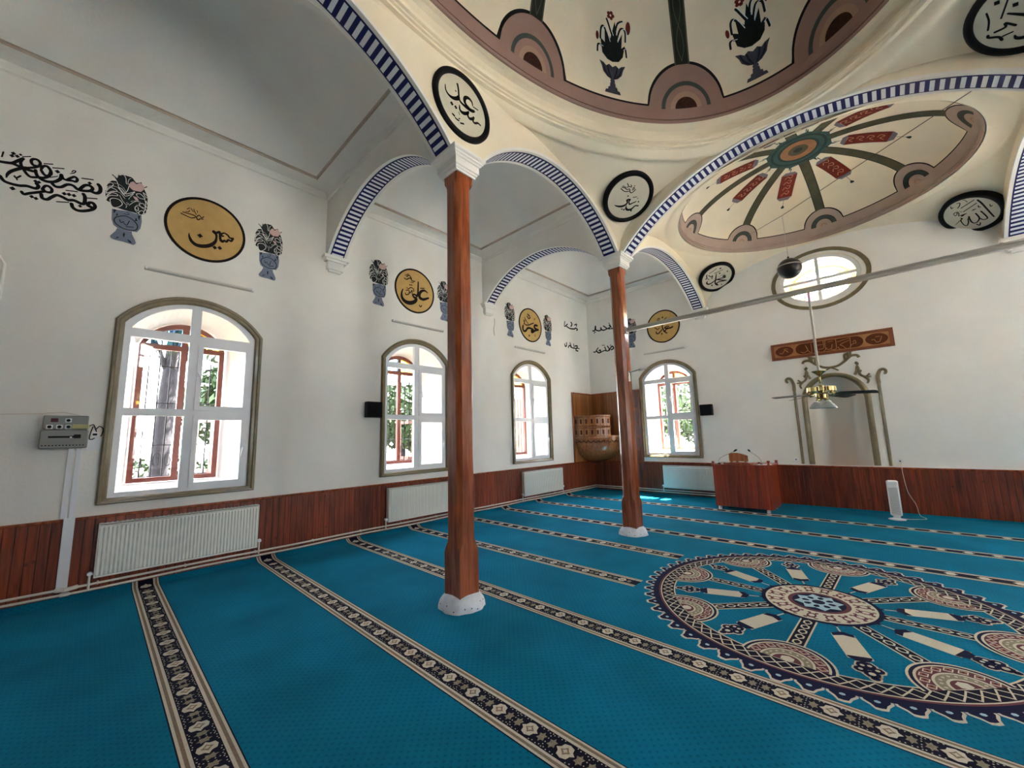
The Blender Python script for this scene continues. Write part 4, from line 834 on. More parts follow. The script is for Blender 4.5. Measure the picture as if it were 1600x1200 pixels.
# ================================================================ MEDALLIONS
TR = {'wall':[[[-429,61,21],[-392,69,22],[-348,86,22],[-313,133,22],[-283,172,22]],[[-283,172,19],[-295,120,19],[-274,73,19],[-216,98,19],[-171,138,19],[-161,179,19],[-181,209,19],[-212,205,19],[-226,174,19],[-209,136,19],[-171,138,19]],[[-347,81,22],[-301,71,22],[-253,61,22],[-206,62,23]],[[-255,78,22],[-298,44,24],[-346,-9,22],[-368,-54,18],[-373,-96,8]],[[-149,120,19],[-138,155,20],[-111,169,20],[-84,136,20],[-76,92,20],[-102,56,20],[-127,67,20],[-148,103,19]],[[-78,115,22],[-88,63,21],[-120,24,21],[-161,15,21],[-181,51,21],[-187,83,21]],[[-265,44,19],[-242,9,19],[-213,-11,19],[-174,3,19]],[[-161,15,23],[-131,-5,23],[-89,-8,23],[-41,15,23],[-3,69,24],[1,119,24]],[[48,82,19],[74,119,19],[102,145,19],[123,125,19],[114,90,19],[84,88,19],[48,76,18],[18,80,18]],[[1,119,18],[18,80,18]],[[-57,-16,22],[-30,-39,22],[12,-25,22],[52,24,22],[96,33,22],[136,4,23],[182,7,23],[234,31,23],[251,70,23],[221,93,23],[184,75,23],[151,11,23]],[[234,31,25],[282,22,25],[312,55,26],[311,111,26],[293,139,26]],[[-31,145,27]],[[223,124,25]],[[-176,-45,23]],[[-152,-45,23]],[[-351,198,24]],[[-358,166,24]],[[-323,179,24]],[[-303,208,17]],[[-134,190,9],[-73,215,9]],[[-69,173,9],[12,203,9]],[[158,155,10],[246,179,10]],[[-288,192,8],[-234,224,8]],[[-422,121,10],[-417,179,10]],[[-80,49,7],[-26,88,7]],[[66,170,7],[91,188,8],[104,219,8],[85,216,8],[76,193,7]],[[-414,-99,21],[-385,-141,21],[-340,-152,22],[-281,-147,22],[-230,-128,22],[-169,-128,23],[-151,-96,23],[-167,-69,23]],[[-259,-210,20],[-241,-230,20],[-203,-201,21],[-146,-163,21],[-100,-130,21]],[[-122,-117,19],[-105,-69,19],[-78,-61,20],[-54,-86,20],[-58,-123,20],[-93,-133,19],[-115,-114,19]],[[-124,-176,23],[-113,-217,23],[-78,-219,23],[-47,-176,23],[-14,-138,23],[29,-141,24],[75,-157,24],[118,-143,24],[180,-158,25],[201,-137,25],[199,-65,25],[185,-34,25]],[[104,-192,24],[118,-233,24],[157,-252,24],[209,-236,25],[268,-193,25],[288,-148,25],[269,-113,25],[239,-120,25],[230,-155,25],[258,-167,25]],[[-322,-200,28]],[[-187,-234,24]],[[-156,-242,24]],[[40,-95,26]],[[76,-88,26]],[[114,-85,26]],[[171,-192,23]],[[51,-48,9],[135,-27,9]],[[-8,-215,9],[81,-184,9]],[[219,-68,10],[295,-44,10]],[[-322,-54,12],[-308,-69,12],[-282,-33,12]],[[-307,-69,10],[-301,-88,10]]],
'husayn':[[[-188,-116,8],[-181,-161,21],[-153,-218,33],[-101,-252,39],[-29,-246,43],[50,-204,41],[99,-137,31],[110,-74,22],[104,-26,26],[75,3,34]],[[75,13,26],[106,0,26],[139,27,26],[149,-19,26],[156,-77,26],[181,-98,26]],[[158,-96,23],[182,-108,23],[203,-80,23],[227,-91,23],[249,-53,23],[281,-62,23],[302,-13,23]],[[302,-13,20],[263,-18,20],[237,13,20],[197,29,19],[167,8,19],[165,-23,19],[188,-17,19]],[[-70,-108,42]],[[100,-221,39]],[[157,-208,39]],[[-288,132,11],[-245,121,11],[-181,109,11],[-139,131,12]],[[-269,159,11],[-227,158,11],[-156,158,12],[-126,141,12],[-109,109,12],[-82,135,12],[-53,141,12]],[[-242,180,8],[-214,182,8],[-202,207,8]],[[-190,241,8],[-174,219,8],[-159,206,8]],[[-161,244,8],[-144,202,8],[-128,179,8]],[[-119,154,10],[-99,181,10],[-84,168,10],[-68,155,10],[-48,178,10]],[[-125,240,7],[-116,214,7]],[[-230,214,7],[-204,245,7]]],
'ali':[[[297,35,15],[215,65,34],[134,22,45],[95,-59,51],[119,-117,54],[199,-126,46],[314,-69,31]],[[69,206,24],[67,91,30],[63,-24,33],[39,-101,36]],[[39,-101,36],[0,-76,30],[-54,-89,29],[-31,-132,38],[24,-154,53],[-7,-218,59],[-99,-268,67],[-205,-272,63],[-280,-221,51],[-303,-131,34],[-275,-28,17]],[[-222,-97,17],[-206,-127,17],[-146,-98,17],[-131,-46,17]],[[-207,-38,14],[-147,-22,15],[-116,-70,15],[-70,-2,15],[-70,-72,15]],[[-193,22,14],[-147,6,15],[-102,46,15],[-40,34,15],[-32,-20,15]],[[-133,94,15],[-71,103,15]],[[-248,202,17],[-195,189,17],[-119,238,18],[-72,195,18],[-10,198,18]],[[-195,245,17],[-135,290,18],[-88,233,18]],[[-226,264,12],[-150,314,12]],[[-103,158,12],[-41,161,12]],[[96,-271,18],[125,-300,18],[152,-266,18]],[[118,90,15],[214,112,15]]],
'omar':[[[273,39,44],[180,30,52],[151,-37,52],[241,-73,56],[308,-70,44]],[[308,-70,48],[186,-109,47],[52,-186,47],[28,-147,47],[108,-106,47],[-20,-86,46],[-122,-105,46],[-201,-188,46],[-276,-202,45],[-310,-140,45],[-295,-69,45]],[[-263,90,25],[-219,-21,25],[-93,-14,25],[-15,19,25],[117,79,26]],[[-235,164,21],[-164,76,21],[-91,21,21]],[[-132,220,25],[-59,166,25],[-5,212,26]],[[-104,278,30],[-30,242,30]],[[-269,-30,16],[-213,100,17]],[[-68,-293,42]],[[167,-227,17],[164,-279,17]],[[177,214,22],[162,176,22]]],
'muh_gold':[[[262,-70,30],[180,-88,34],[101,-66,20],[70,-70,16]],[[139,-95,24],[78,-103,24],[54,-150,25],[16,-111,25],[-10,-43,25],[-16,11,25],[2,101,25]],[[164,-39,24],[104,-26,24],[41,-53,25],[99,-92,24]],[[14,-131,25],[70,-195,24],[100,-206,24]],[[0,-55,16],[-68,-124,23],[-134,-174,27],[-186,-163,25],[-198,-108,17]],[[-237,-5,17],[-196,-13,17],[-157,-64,17],[-102,-23,17]],[[-43,-203,35]],[[201,166,34]],[[8,247,35]],[[-47,139,15],[38,177,14],[124,220,14]],[[-152,146,15],[-124,235,15],[-81,241,15],[-91,185,15],[-117,181,15]]],
'said':[[[-243,100,8],[-238,40,15],[-199,4,23],[-138,4,33],[-77,41,37],[-71,63,29]],[[-77,216,22],[-65,160,20],[-60,89,20],[-45,34,22],[-3,16,26],[61,11,32],[127,20,37],[161,37,25]],[[139,90,10],[129,130,21],[85,149,31],[36,125,34],[21,78,34],[40,44,30],[94,23,27]],[[-51,-25,10],[-46,-77,24],[-5,-91,34],[49,-62,30],[82,-22,16],[65,-70,22],[92,-100,28],[137,-73,25],[159,-40,17],[142,-98,21],[169,-109,23],[215,-81,21],[255,-85,17]],[[-157,-74,34]],[[-103,-84,31]],[[-102,114,16]],[[150,83,12],[218,88,13]],[[-145,-194,21],[-125,-199,21]],[[-110,-217,15],[-89,-222,15],[-63,-220,16]],[[-63,-197,10],[-48,-187,10]],[[-38,-236,16],[5,-219,16]],[[-62,-115,7],[-52,-145,7]]],
'zubayr':[[[-186,-139,10],[-128,-150,22],[-59,-143,29],[-7,-113,26],[11,-69,22],[-11,-38,25],[29,-26,29]],[[42,-25,20],[34,-59,17],[59,-98,19],[96,-78,17],[154,-43,12]],[[16,-127,10],[24,-169,26],[69,-190,30],[124,-168,24],[165,-113,17],[218,-108,17]],[[-41,-188,21]],[[-3,-193,23]],[[127,-197,26]],[[194,-43,22]],[[-18,28,20]],[[75,15,10],[132,29,10]],[[152,3,8],[170,13,8]],[[-183,129,11],[-118,96,11],[-64,94,11],[-33,105,11]],[[-175,153,11],[-119,144,11],[-76,124,11],[-37,136,11],[-10,91,12],[27,87,12],[67,139,11]],[[-166,174,8],[-105,153,8]],[[-105,215,11],[-70,172,11],[-89,155,11]],[[-37,199,10],[-16,170,10],[-61,173,10]],[[11,125,11],[39,144,11],[29,167,11],[10,149,11]],[[27,192,15]]],
'muh':[[[185,42,23],[155,55,23],[138,24,23],[195,11,23],[184,-9,23],[100,-26,23],[5,-62,23]],[[258,-87,14],[171,-82,23],[77,-66,25],[11,-52,23]],[[248,-97,10],[145,-112,22],[79,-130,24],[44,-160,20],[88,-216,24]],[[-47,107,15],[-27,13,23],[-10,-72,24],[4,-147,26],[48,-203,26],[97,-216,20]],[[-19,-71,20],[-63,-132,26],[-122,-177,30],[-179,-168,30],[-205,-124,24],[-192,-93,12]],[[-252,-37,20],[-238,4,19],[-265,68,19],[-253,88,19]],[[-211,65,17],[-148,30,17],[-121,60,17],[-114,-24,18]],[[-222,-17,12],[-168,-52,12]],[[-51,-219,34]],[[173,-199,26]],[[194,165,29]],[[5,252,34]],[[-95,120,12],[76,217,11]],[[-211,127,13],[-141,184,13],[-91,252,13]],[[29,118,33]],[[33,20,6],[161,116,6]]],
'allah':[[[214,187,22],[213,108,22],[196,-21,20],[179,-140,20],[168,-227,17]],[[118,-33,18],[115,-103,18],[103,-192,16],[77,-211,14],[43,-198,14],[30,-154,15]],[[49,-29,18],[36,-116,18],[14,-159,17],[-40,-197,14],[-77,-189,15],[-85,-143,17],[-65,-73,17],[-47,-27,14]],[[-44,-42,14],[-82,-70,14],[-121,-136,14],[-172,-180,14],[-190,-151,13],[-184,-92,12],[-164,-33,14],[-134,-16,17],[-138,7,14]],[[-269,-74,6],[-177,-33,10]],[[-20,182,11],[183,218,11]],[[-40,99,11],[171,144,11]],[[89,306,8],[105,283,8],[104,235,8]],[[-93,297,10],[-111,251,10],[-86,259,10]],[[-3,298,11],[28,279,11],[-6,237,11],[-49,210,11]],[[159,88,11],[144,54,11],[163,48,11]],[[268,18,10],[250,-25,10],[276,-20,10]],[[-67,-230,13],[-53,-274,13],[-16,-231,12]],[[50,58,8],[59,43,8],[78,62,8],[78,44,8],[103,56,8]],[[-163,134,10],[-117,154,10],[-117,116,10],[-159,91,10],[-161,118,10]],[[-96,147,11],[-102,101,11],[-132,65,11],[-107,55,11]],[[-107,55,16],[-73,49,15],[-39,42,15]],[[-109,32,17],[-74,37,17]],[[-72,137,7],[-54,107,7]]],
'c_tl':[[[-308,118,21],[-330,-33,20],[-181,62,21]],[[-231,-14,24],[-56,-48,24],[173,-19,25]],[[173,-19,25],[245,21,25],[337,-3,25],[287,-40,25]],[[4,153,28],[57,109,28],[-5,29,28]],[[183,105,21],[303,156,22],[274,82,22]]],
'c_bl':[[[-359,37,24],[-342,-26,24],[-275,-3,24],[-268,90,24]],[[-191,-43,24],[-119,34,24],[-35,-19,24],[-90,118,24]],[[-35,-19,21],[101,-13,21],[88,106,21]],[[100,-26,18],[310,5,18],[379,1,18]],[[152,49,25],[292,70,25],[188,-67,25],[303,-78,25]]],
'c_tr':[[[-348,-88,24],[-285,-101,24],[-245,44,24],[-237,-84,24],[-131,-134,23],[-54,-122,23],[-64,-51,23]],[[-67,-92,23],[21,-152,23],[128,-133,23],[233,-115,23],[265,-81,23],[223,-44,23]],[[29,-16,20],[129,-106,20]],[[-305,-167,18],[-257,-149,18]],[[214,40,11],[319,-160,11]],[[201,-149,17],[333,-163,17]]],
'c_br':[[[-358,-57,21],[-312,-78,20],[-262,-31,20],[-196,40,20]],[[-263,-45,26],[-190,-113,26],[-129,-109,26],[-124,-42,26],[-171,-47,26]],[[-113,-112,20],[10,-78,20],[70,-89,20],[32,26,20]],[[70,-89,20],[128,-112,20],[176,-53,20],[123,37,20]],[[173,-106,25],[237,-24,25],[283,8,25],[322,-66,25],[247,-93,25]],[[211,21,11],[243,69,11]],[[-54,97,11],[36,80,11]]],
'board':[[[-839,-32,14],[-792,-40,14],[-739,27,14],[-683,-30,14],[-752,48,14],[-691,47,14]],[[-459,-58,13],[-403,-86,13],[-338,-24,13],[-371,74,13],[-327,-62,13],[-272,-90,13],[-275,93,13]],[[-197,79,13],[-200,-84,13],[-144,-94,13]],[[-173,38,11],[-60,36,11]],[[-154,-56,13],[-68,-35,13],[-65,127,13]],[[-31,120,13],[-35,-59,12],[52,-74,12],[75,11,12]],[[-13,-45,12],[-76,-114,13]],[[50,-92,12],[132,-88,12],[139,105,12]],[[162,-58,12],[196,-117,12],[276,-114,12],[243,-55,12],[207,-14,12],[346,48,12]],[[276,-114,12],[356,-93,12],[364,97,12]],[[160,48,11],[350,91,10]],[[358,-76,12],[402,-32,12],[448,-23,12],[434,31,12],[405,2,12]],[[13,76,9],[96,78,9]],[[680,-16,11],[718,-6,11],[748,-63,11],[798,-55,11],[832,38,11]],[[747,38,11],[808,43,11]]],
'vase_body':[[[-133,-44],[-91,-40],[-31,-28],[17,-17],[68,-23],[128,-17],[138,-107],[132,-203],[104,-260],[48,-267],[0,-281],[-68,-271],[-106,-241],[-126,-176]],[[-71,-272],[-82,-313],[-124,-391],[-116,-415],[-86,-426],[-1,-427],[86,-437],[106,-407],[93,-366],[63,-303],[58,-268],[0,-281]]],
'vase_dark':[[[-115,438],[-101,413],[-72,436],[-45,403],[-34,333],[-9,336],[-16,258],[-30,195],[47,259],[13,205],[-28,168],[-53,184],[-88,233],[-111,305],[-126,335],[-160,392],[-122,369]],[[-203,170],[-197,246],[-170,282],[-145,271],[-155,243],[-189,222]],[[-194,129],[-192,184],[-165,220],[-116,210],[-109,191],[-144,179]],[[-192,39],[-186,105],[-154,156],[-106,160],[-99,140],[-151,121],[-179,90]],[[-159,63],[-137,91],[-83,97],[-50,56],[-71,10],[-111,-21],[-142,-2]],[[-101,245],[-71,250],[-43,208],[-47,187]],[[62,237],[99,254],[140,216],[141,202],[97,196],[69,217]],[[122,284],[157,261],[169,233],[145,237]],[[96,120],[133,136],[159,90],[143,84],[111,89]],[[156,184],[176,136],[175,97],[157,127]],[[98,-1],[121,36],[147,29],[137,-13],[112,-19]],[[62,58],[86,78],[96,26],[70,34]],[[160,72],[172,48],[162,6],[147,29]],[[-121,-48],[-91,-40],[-114,-99]],[[-91,-126],[-88,-79],[-75,-101]],[[75,-123],[81,-74],[100,-113]],[[95,-45],[119,-30],[115,-107]],[[-11,-303],[3,-325],[-5,-374],[-17,-342]],[[-81,-415],[-59,-380],[-44,-384]],[[26,-381],[58,-397],[73,-428],[40,-412]]],
'vase_pink':[[[-14,315],[1,369],[25,390],[52,365],[88,401],[123,370],[132,336],[103,284],[65,276],[34,271],[7,287]],[[33,195],[71,194],[93,156],[61,152]]],
'vase_lines':[[[-1,110,45]],[[-7,56,12],[99,-20,12]],[[-42,115,7],[7,44,7]],[[-75,-10,7],[-14,72,7]],[[7,35,7],[67,-14,8]],[[10,166,9],[44,135,9]],[[-100,-157,10],[-84,-132,10],[-26,-95,10],[23,-98,10],[76,-132,11],[105,-185,11],[90,-238,11],[35,-259,10],[-26,-255,10],[-83,-223,10],[-103,-185,10],[-100,-157,10]],[[-58,-158,9],[-44,-189,9],[-21,-170,9]],[[-19,-188,9],[7,-205,9],[27,-142,9]],[[2,-226,9],[69,-209,9]],[[-6,-36,6],[20,-53,6],[-3,-72,6],[-23,-61,6]],[[-189,222,4],[-128,288,4],[-66,271,4],[-37,210,4]],[[60,85,5],[93,71,5],[146,47,5]],[[-40,424,11],[10,421,11],[39,378,11]],[[94,409,8],[99,387,8]],[[130,354,9],[152,379,9]],[[-163,391,10],[-125,359,10]]],
'vase_sil':[[[-160,392],[-123,374],[-115,438],[-98,414],[-66,435],[9,439],[51,383],[94,409],[104,361],[132,327],[168,247],[175,97],[169,38],[156,4],[119,-21],[67,-14],[17,-17],[-32,-19],[-75,-15],[-128,-24],[-156,28],[-187,41],[-201,116],[-204,188],[-192,266],[-160,314],[-125,326]]],
'vase_twigs':[[[-190,85,4],[-138,173,4],[-84,188,4],[-31,129,4]],[[-196,155,4],[-149,241,4],[-88,242,4],[-47,187,4]],[[-146,288,4],[-98,293,4],[-46,253,4],[-30,195,4]],[[-82,153,5],[-39,79,5],[6,53,5]],[[37,225,5],[5,154,5],[-19,51,5]],[[81,151,5],[45,116,5],[11,64,5]],[[-16,15,4],[9,100,5],[56,140,5],[107,144,5]],[[32,460,5],[-14,400,5],[-22,348,5]],[[142,197,5],[160,129,5],[152,50,5]],[[106,-17,5],[64,31,5],[85,96,5],[145,65,5]]]}
def medallion(center, frame, r, rim, disc, key, ink, label, cat, group, name, deep, push=0):
    if push: center = tuple(Vector(center)+Vector(frame[2])*push)
    root = empty(name, center, frame); tag(root, label, cat, group); L = lambda d: (lambda x, y: (x, y, d))
    m = MB()
    if deep:   # turned black frame
        P = [(r, -.10), (r, .028), (r-.008, .036), (r-.03, .04), (r-.05, .036), (r-.068, .024), (r-.07, .018), (r-.07, -.02)]
        n = 56; m.add([(q*cos(2*pi*i/n), q*sin(2*pi*i/n), z) for q, z in P for i in range(n)], [(k*n+i, k*n+(i+1) % n, k*n+n+(i+1) % n, k*n+n+i) for k in range(len(P)-1) for i in range(n)], BLACK); m.build('rim', root, True)
        m = MB(); fill(m, [circle(0, 0, r-.066, 56)], L(.019), disc); m.build('disc', root); dd = .021
    else:
        prism(m, [circle(0, 0, r, 56), circle(0, 0, r-rim, 56)], lambda x, y, d: (x, y, d), .012, .001, INK, False); m.build('rim', root)
        m = MB(); fill(m, [circle(0, 0, r-rim+.001, 56)], L(.008), disc); m.build('disc', root); dd = .010
    m = MB()
    for s in TR[key]: stroke(m, [[p[0], p[1], p[2]*1.2] for p in s], L(dd), ink)
    m.build('lettering', root); return root
G1 = 'gold calligraphy roundels above the windows'
medallion((.0, .851, 4.557), FL, .452, .032, GOLD, 'husayn', INK, 'largest-looking gold roundel with black Arabic calligraphy, above the nearest window of the left wall', 'medallion', G1, 'calligraphy_roundel', False)
medallion((.0, 4.183, 4.538), FL, .452, .032, GOLD, 'ali', INK, 'gold roundel with a tall-stemmed black Arabic name, just left of the near column', 'medallion', G1, 'calligraphy_roundel', False)
medallion((.0, 7.687, 4.507), FL, .452, .032, GOLD, 'omar', INK, 'small gold roundel of Arabic calligraphy between two vases, above the third left-wall window', 'medallion', G1, 'calligraphy_roundel', False)
medallion((2.391, D, 4.479), FF, .452, .032, GOLD, 'muh_gold', INK, 'gold calligraphy roundel on the front wall, crossed by the tie bar', 'medallion', G1, 'calligraphy_roundel', False)
G2 = 'black-framed calligraphy medallions under the domes'
def pframe(n):
    n = Vector(n).normalized(); u = Vector((0, 0, 1)).cross(n).normalized(); return (u, n.cross(u), n)
medallion((XA+HT, 2.532, 5.255), FL, .40, 0, MEDC, 'said', INKK, 'black-framed cream medallion right above the near column', 'medallion', G2, 'calligraphy_medallion', True)
medallion((3.895, 5.641, 5.42), pframe((.4463, -.3062, -.8409)), .405, 0, MEDC, 'zubayr', INKK, 'black-framed cream medallion on the curved corner above the farther column', 'medallion', G2, 'calligraphy_medallion', True, .05)
medallion((3.884, 10.159, 5.378), pframe((.3658, -.4343, -.8232)), .402, 0, MEDC, 'muh', INKK, 'smallest-looking black-framed medallion, left of the oval window', 'medallion', G2, 'calligraphy_medallion', True, .065)
medallion((8.024, 10.207, 5.308), pframe((-.4117, -.4732, -.7789)), .402, 0, MEDC, 'allah', INKK, 'black-framed medallion right of the oval window, below the front dome', 'medallion', G2, 'calligraphy_medallion', True, .10)
medallion((7.925, 5.641, 5.42), pframe((-.4463, -.3062, -.8409)), .405, 0, MEDC, 'muh', INKK, 'black-framed medallion cut by the top right corner of the view', 'medallion', G2, 'calligraphy_medallion', True, .05)
# painted vases
def make_vase():
    root = empty('painted_vase', (0, .06, 4.53), FL); L = lambda d: (lambda x, y: (x*.001, y*.001, d))
    m = MB()
    for P in TR['vase_body']: fill(m, [P], L(.002), VGREY)
    m.build('vessel', root); m = MB()
    fill(m, [TR['vase_sil'][0]], L(.003), VLEAF)
    for P in TR['vase_dark']: fill(m, [P], L(.004), VLEAF)
    for P in TR['vase_dark'][:13]: stroke(m, [(x, y, 7) for x, y in P+P[:1]], lambda x, y: (x, y, .0042), WHITE)
    for s in TR['vase_twigs']: stroke(m, s, lambda x, y: (x, y, .0043), WHITE)
    for s in TR['vase_lines']: stroke(m, s, lambda x, y: (x, y, .0045), VLEAF)
    m.build('foliage', root)
    for P in TR['vase_pink']: m = MB(); fill(m, [P], L(.006), VPINK); m.build('flower', root)
    return root
v0 = make_vase(); GV = 'painted flower vases beside the gold roundels'
tag(v0, 'painted blue-grey vase between the large black inscription and the nearest gold roundel', 'painted vase', GV)
for y, lb in ((1.62, 'painted vase right of the nearest gold roundel, left of the first wall corbel'), (3.42, 'painted vase left of the gold roundel that is next to the near column'),
              (4.92, 'painted vase half hidden behind the near column'), (6.92, 'painted vase just right of the second wall corbel'), (8.43, 'painted vase on the left wall beside the small corner inscriptions')):
    v = copy_thing(v0, lb); v.location = (0, y, 4.50)
v = copy_thing(v0, 'painted vase on the front wall peeping out right of the farther column'); u_, w_, n_ = [Vector(q) for q in FF]
v.matrix_basis = Matrix(((u_.x, w_.x, n_.x, 1.46), (u_.y, w_.y, n_.y, D), (u_.z, w_.z, n_.z, 4.48), (0, 0, 0, 1)))
# wall inscriptions
def inscription(key, center, frame, label, ext=(), bold=1.7):
    m = MB()
    for s in TR[key]: stroke(m, [[p[0], p[1], p[2]*bold] for p in s], lambda x, y: (x, y, .002), INKK)
    for s in ext: stroke(m, s, lambda x, y: (x, y, .002), INKK)
    o = m.build('wall_inscription')
    u, v, n = [Vector(q) for q in frame]
    o.matrix_basis = Matrix(((u.x, v.x, n.x, center[0]), (u.y, v.y, n.y, center[1]), (u.z, v.z, n.z, center[2]), (0, 0, 0, 1)))
    tag(o, label, 'inscription')
inscription('wall', (0, -.5, 4.6), FL, 'large two-line black Arabic inscription at the left edge of the left wall', ext=([(-450, 60, 30), (-560, 90, 34), (-640, 60, 28), (-700, 140, 24)], [(-470, -60, 20), (-560, -40, 34), (-700, -50, 30)], [(-560, 300, 20), (-545, 130, 24)]), bold=1.35)
inscription('c_tl', (0, 9.55, 4.8), FL, 'small black Arabic line on the left wall near the corner, upper of two')
inscription('c_bl', (0, 9.55, 4.2), FL, 'small black Arabic line on the left wall near the corner, lower of two')
inscription('c_tr', (.55, D, 4.9), FF, 'black Arabic line on the front wall left of the farther column, upper of two')
inscription('c_br', (.55, D, 4.2), FF, 'black Arabic line on the front wall left of the farther column, lower of two')
# carved board
b_ = empty('carved_board', (5.8, D, 3.32), FF); tag(b_, 'long brown carved wooden board with Arabic lettering above the prayer niche', 'board')
m = MB(); prism(m, [rect(-1.0, 1.0, -.18, .18), rect(-.94, .94, -.125, .125)], lambda x, y, d: (x, y, d), .04, .0, WOODB, False)
m.build('frame', b_); m = MB(); fill(m, [rect(-.945, .945, -.13, .13)], lambda x, y: (x, y, .024), WOODBL)
def capsule(x0, x1, h, n=10): return [(x1-h+h*sin(pi*i/n)*1.0, h*-cos(pi*i/n)) for i in range(n+1)]+[(x0+h-h*sin(pi*i/n), h*cos(pi*i/n)) for i in range(n+1)]
for L in (circle(-.755, 0, .165, 28, .11), circle(.755, 0, .165, 28, .11), capsule(-.55, .56, .112)): fill(m, [L], lambda x, y: (x, y, .028), WOODBD)
m.build('panel', b_); m = MB()
for s in TR['board']: stroke(m, [[p[0], p[1], max(p[2], 9)] for p in s], lambda x, y: (x, y, .033), WOODBL)
m.build('lettering', b_)

# ================================================================ FLUORESCENT BATTENS
def make_batten():
    root = empty('fluorescent_lamp', (0, .855, 3.83), FL)
    m = MB(); m.box(-.59, .59, -.022, .022, 0, .03, plain('batten_grey_white', (190, 186, 176), .45), .005); m.build('housing', root)
    m = MB(); m.tube([(-.57, 0, .052), (.57, 0, .052)], .014, TUBEW, 10); m.build('tube', root)
    for s in (-1, 1): m = MB(); m.box(s*.575-.012, s*.575+.012, -.018, .018, .025, .07, WPLAS, .003); m.build('lamp_holder', root)
    return root
t0 = make_batten(); GB = 'unlit fluorescent battens above the windows'; tag(t0, 'unlit fluorescent batten above the nearest left-wall window', 'lamp', GB)
for y, lb in ((4.27, 'unlit fluorescent batten above the second left-wall window, ending at the near column'), (7.64, 'unlit fluorescent batten above the third left-wall window')):
    v = copy_thing(t0, lb); v.location = (0, y, 3.83)
v = copy_thing(t0, 'unlit fluorescent batten on the front wall beneath the gold roundel crossed by the tie bar'); v.matrix_basis = Matrix(((1, 0, 0, 2.36), (0, 0, -1, D), (0, 1, 0, 3.80), (0, 0, 0, 1)))

# ================================================================ RADIATORS AND PIPES
def make_radiator():
    root = empty('radiator', (0, .88, .2), ((0, 1, 0), (0, 0, 1), (1, 0, 0))); w = .765; h = .57
    m = MB(); N = 44; V = []
    for i in range(N*4+1):
        x = -w+2*w*i/(N*4); d = .128+(.010 if i % 4 in (1, 2) else -.002)
        for y, k in ((.012, -.012), (.03, 0), (h-.05, 0), (h-.03, -.012)): V.append((x, y, d+k if k == 0 else .118))
    m.add(V, [(4*i+j, 4*i+4+j, 4*i+5+j, 4*i+1+j) for i in range(N*4) for j in range(3)], RADW)
    m.box(-w, w, 0, .015, .09, .128, RADW); m.box(-w, w, h-.035, h-.02, .09, .128, RADW); m.box(-w, w, .01, h-.03, .045, .06, RADW); m.build('panel', root)
    m = MB(); m.box(-w, w, h-.012, h, .042, .130, RADW, .004)
    for i in range(38): x = -w+.03+i*.04; m.box(x, x+.024, h, h+.0015, .06, .112, PANELG)
    m.build('top_grille', root)
    for s in (-1, 1): m = MB(); m.box(s*w-.006, s*w+.006, 0, h-.005, .042, .130, RADW, .003); m.build('side_cover', root)
    for s, y in ((-1, .0), (1, .03)):
        m = MB(); x = s*(w+.035); m.tube([(s*w, y+.04, .09), (x, y+.04, .09), (x, y-.12, .09)], .011, PIPEW, 8); m.lathe([(0, -.02), (.02, -.02), (.024, .0), (.02, .03), (0, .03)], (x, y+.05, .09), WPLAS, 12); m.build('valve', root)
    return root
r0 = make_radiator(); GR = 'white panel radiators under the windows'; tag(r0, 'white panel radiator under the nearest left-wall window', 'radiator', GR)
for y, lb in ((4.38, 'white panel radiator under the second left-wall window, partly behind the near column'), (7.90, 'white panel radiator under the third left-wall window')):
    v = copy_thing(r0, lb); v.location = (0, y, .2)
v = copy_thing(r0, 'white panel radiator on the front wall beside the wooden desk'); v.matrix_basis = Matrix(((1, 0, 0, 2.91), (0, 0, -1, D), (0, 1, 0, .2), (0, 0, 0, 1)))
p_ = empty('heating_pipe', (0, 0, 0)); tag(p_, 'pair of white heating pipes running low along the left and front walls', 'pipe')
def run(dx, z, r, amp):
    pts = [(dx, YB+.5+i*.55, z+amp*sin(i*1.7)) for i in range(30) if YB+.5+i*.55 < D-.1]+[(dx, D-dx, z)]+[(.5+i*.6, D-dx, z+amp*.5*sin(i)) for i in range(5)]+[(3.72, D-dx, z)]
    m = MB(); m.tube(pts, r, PIPEW, 8); m.build('pipe', p_)
run(.062, .135, .013, .003); run(.085, .088, .012, .007)
for y in [-.6+.75*i for i in range(15)]: m = MB(); m.box(.03, .08, y-.008, y+.008, .12, .15, PIPEW); m.build('pipe_clip', p_)
m = MB(); m.box(.055, .125, -.13, -.05, .07, .10, PIPEW, .01); m.tube([(.062, -.16, .135), (.09, -.09, .13), (.062, .0, .135)], .022, PIPEW, 8); m.build('bent_joint', p_)

# ================================================================ ELECTRICS ON THE LEFT WALL
e_ = empty('electrical_panel', (0, -.225, 1.785), FL); tag(e_, 'grey electrical panel with four round sockets on the left wall beside the nearest window', 'electrical panel')
m = MB(); m.box(-.165, .165, 0.03, .175, 0, .10, PANELG, .008); m.box(-.175, .175, -.175, .02, 0, .11, PANELG, .008); m.build('case', e_)
for x, y in ((-.115, .055), (-.045, .055), (.02, .055), (.015, .125)):
    m = MB(); m.box(x-.024, x+.024, y-.024, y+.02, .1, .106, WPLAS, .002); m.lathe([(0, .001), (.015, .001), (.016, 0)], (x, y-.002, .106), PLASTICK, 14); m.build('socket', e_)
m = MB(); m.box(-.11, -.058, .105, .145, .1, .11, CMAR, .003); m.build('switch', e_)
m = MB(); m.box(.045, .175, .03, .08, .1, .14, BEIGEP, .006); m.build('plug_adapter', e_)
m = MB(); m.box(-.115, .08, -.065, -.045, .11, .113, PLASTICK); m.box(.07, .12, -.07, -.03, .11, .122, PLASTICK, .003); m.box(.04, .056, -.068, -.052, .113, .124, WPLAS); m.build('breaker_row', e_)
m = MB()
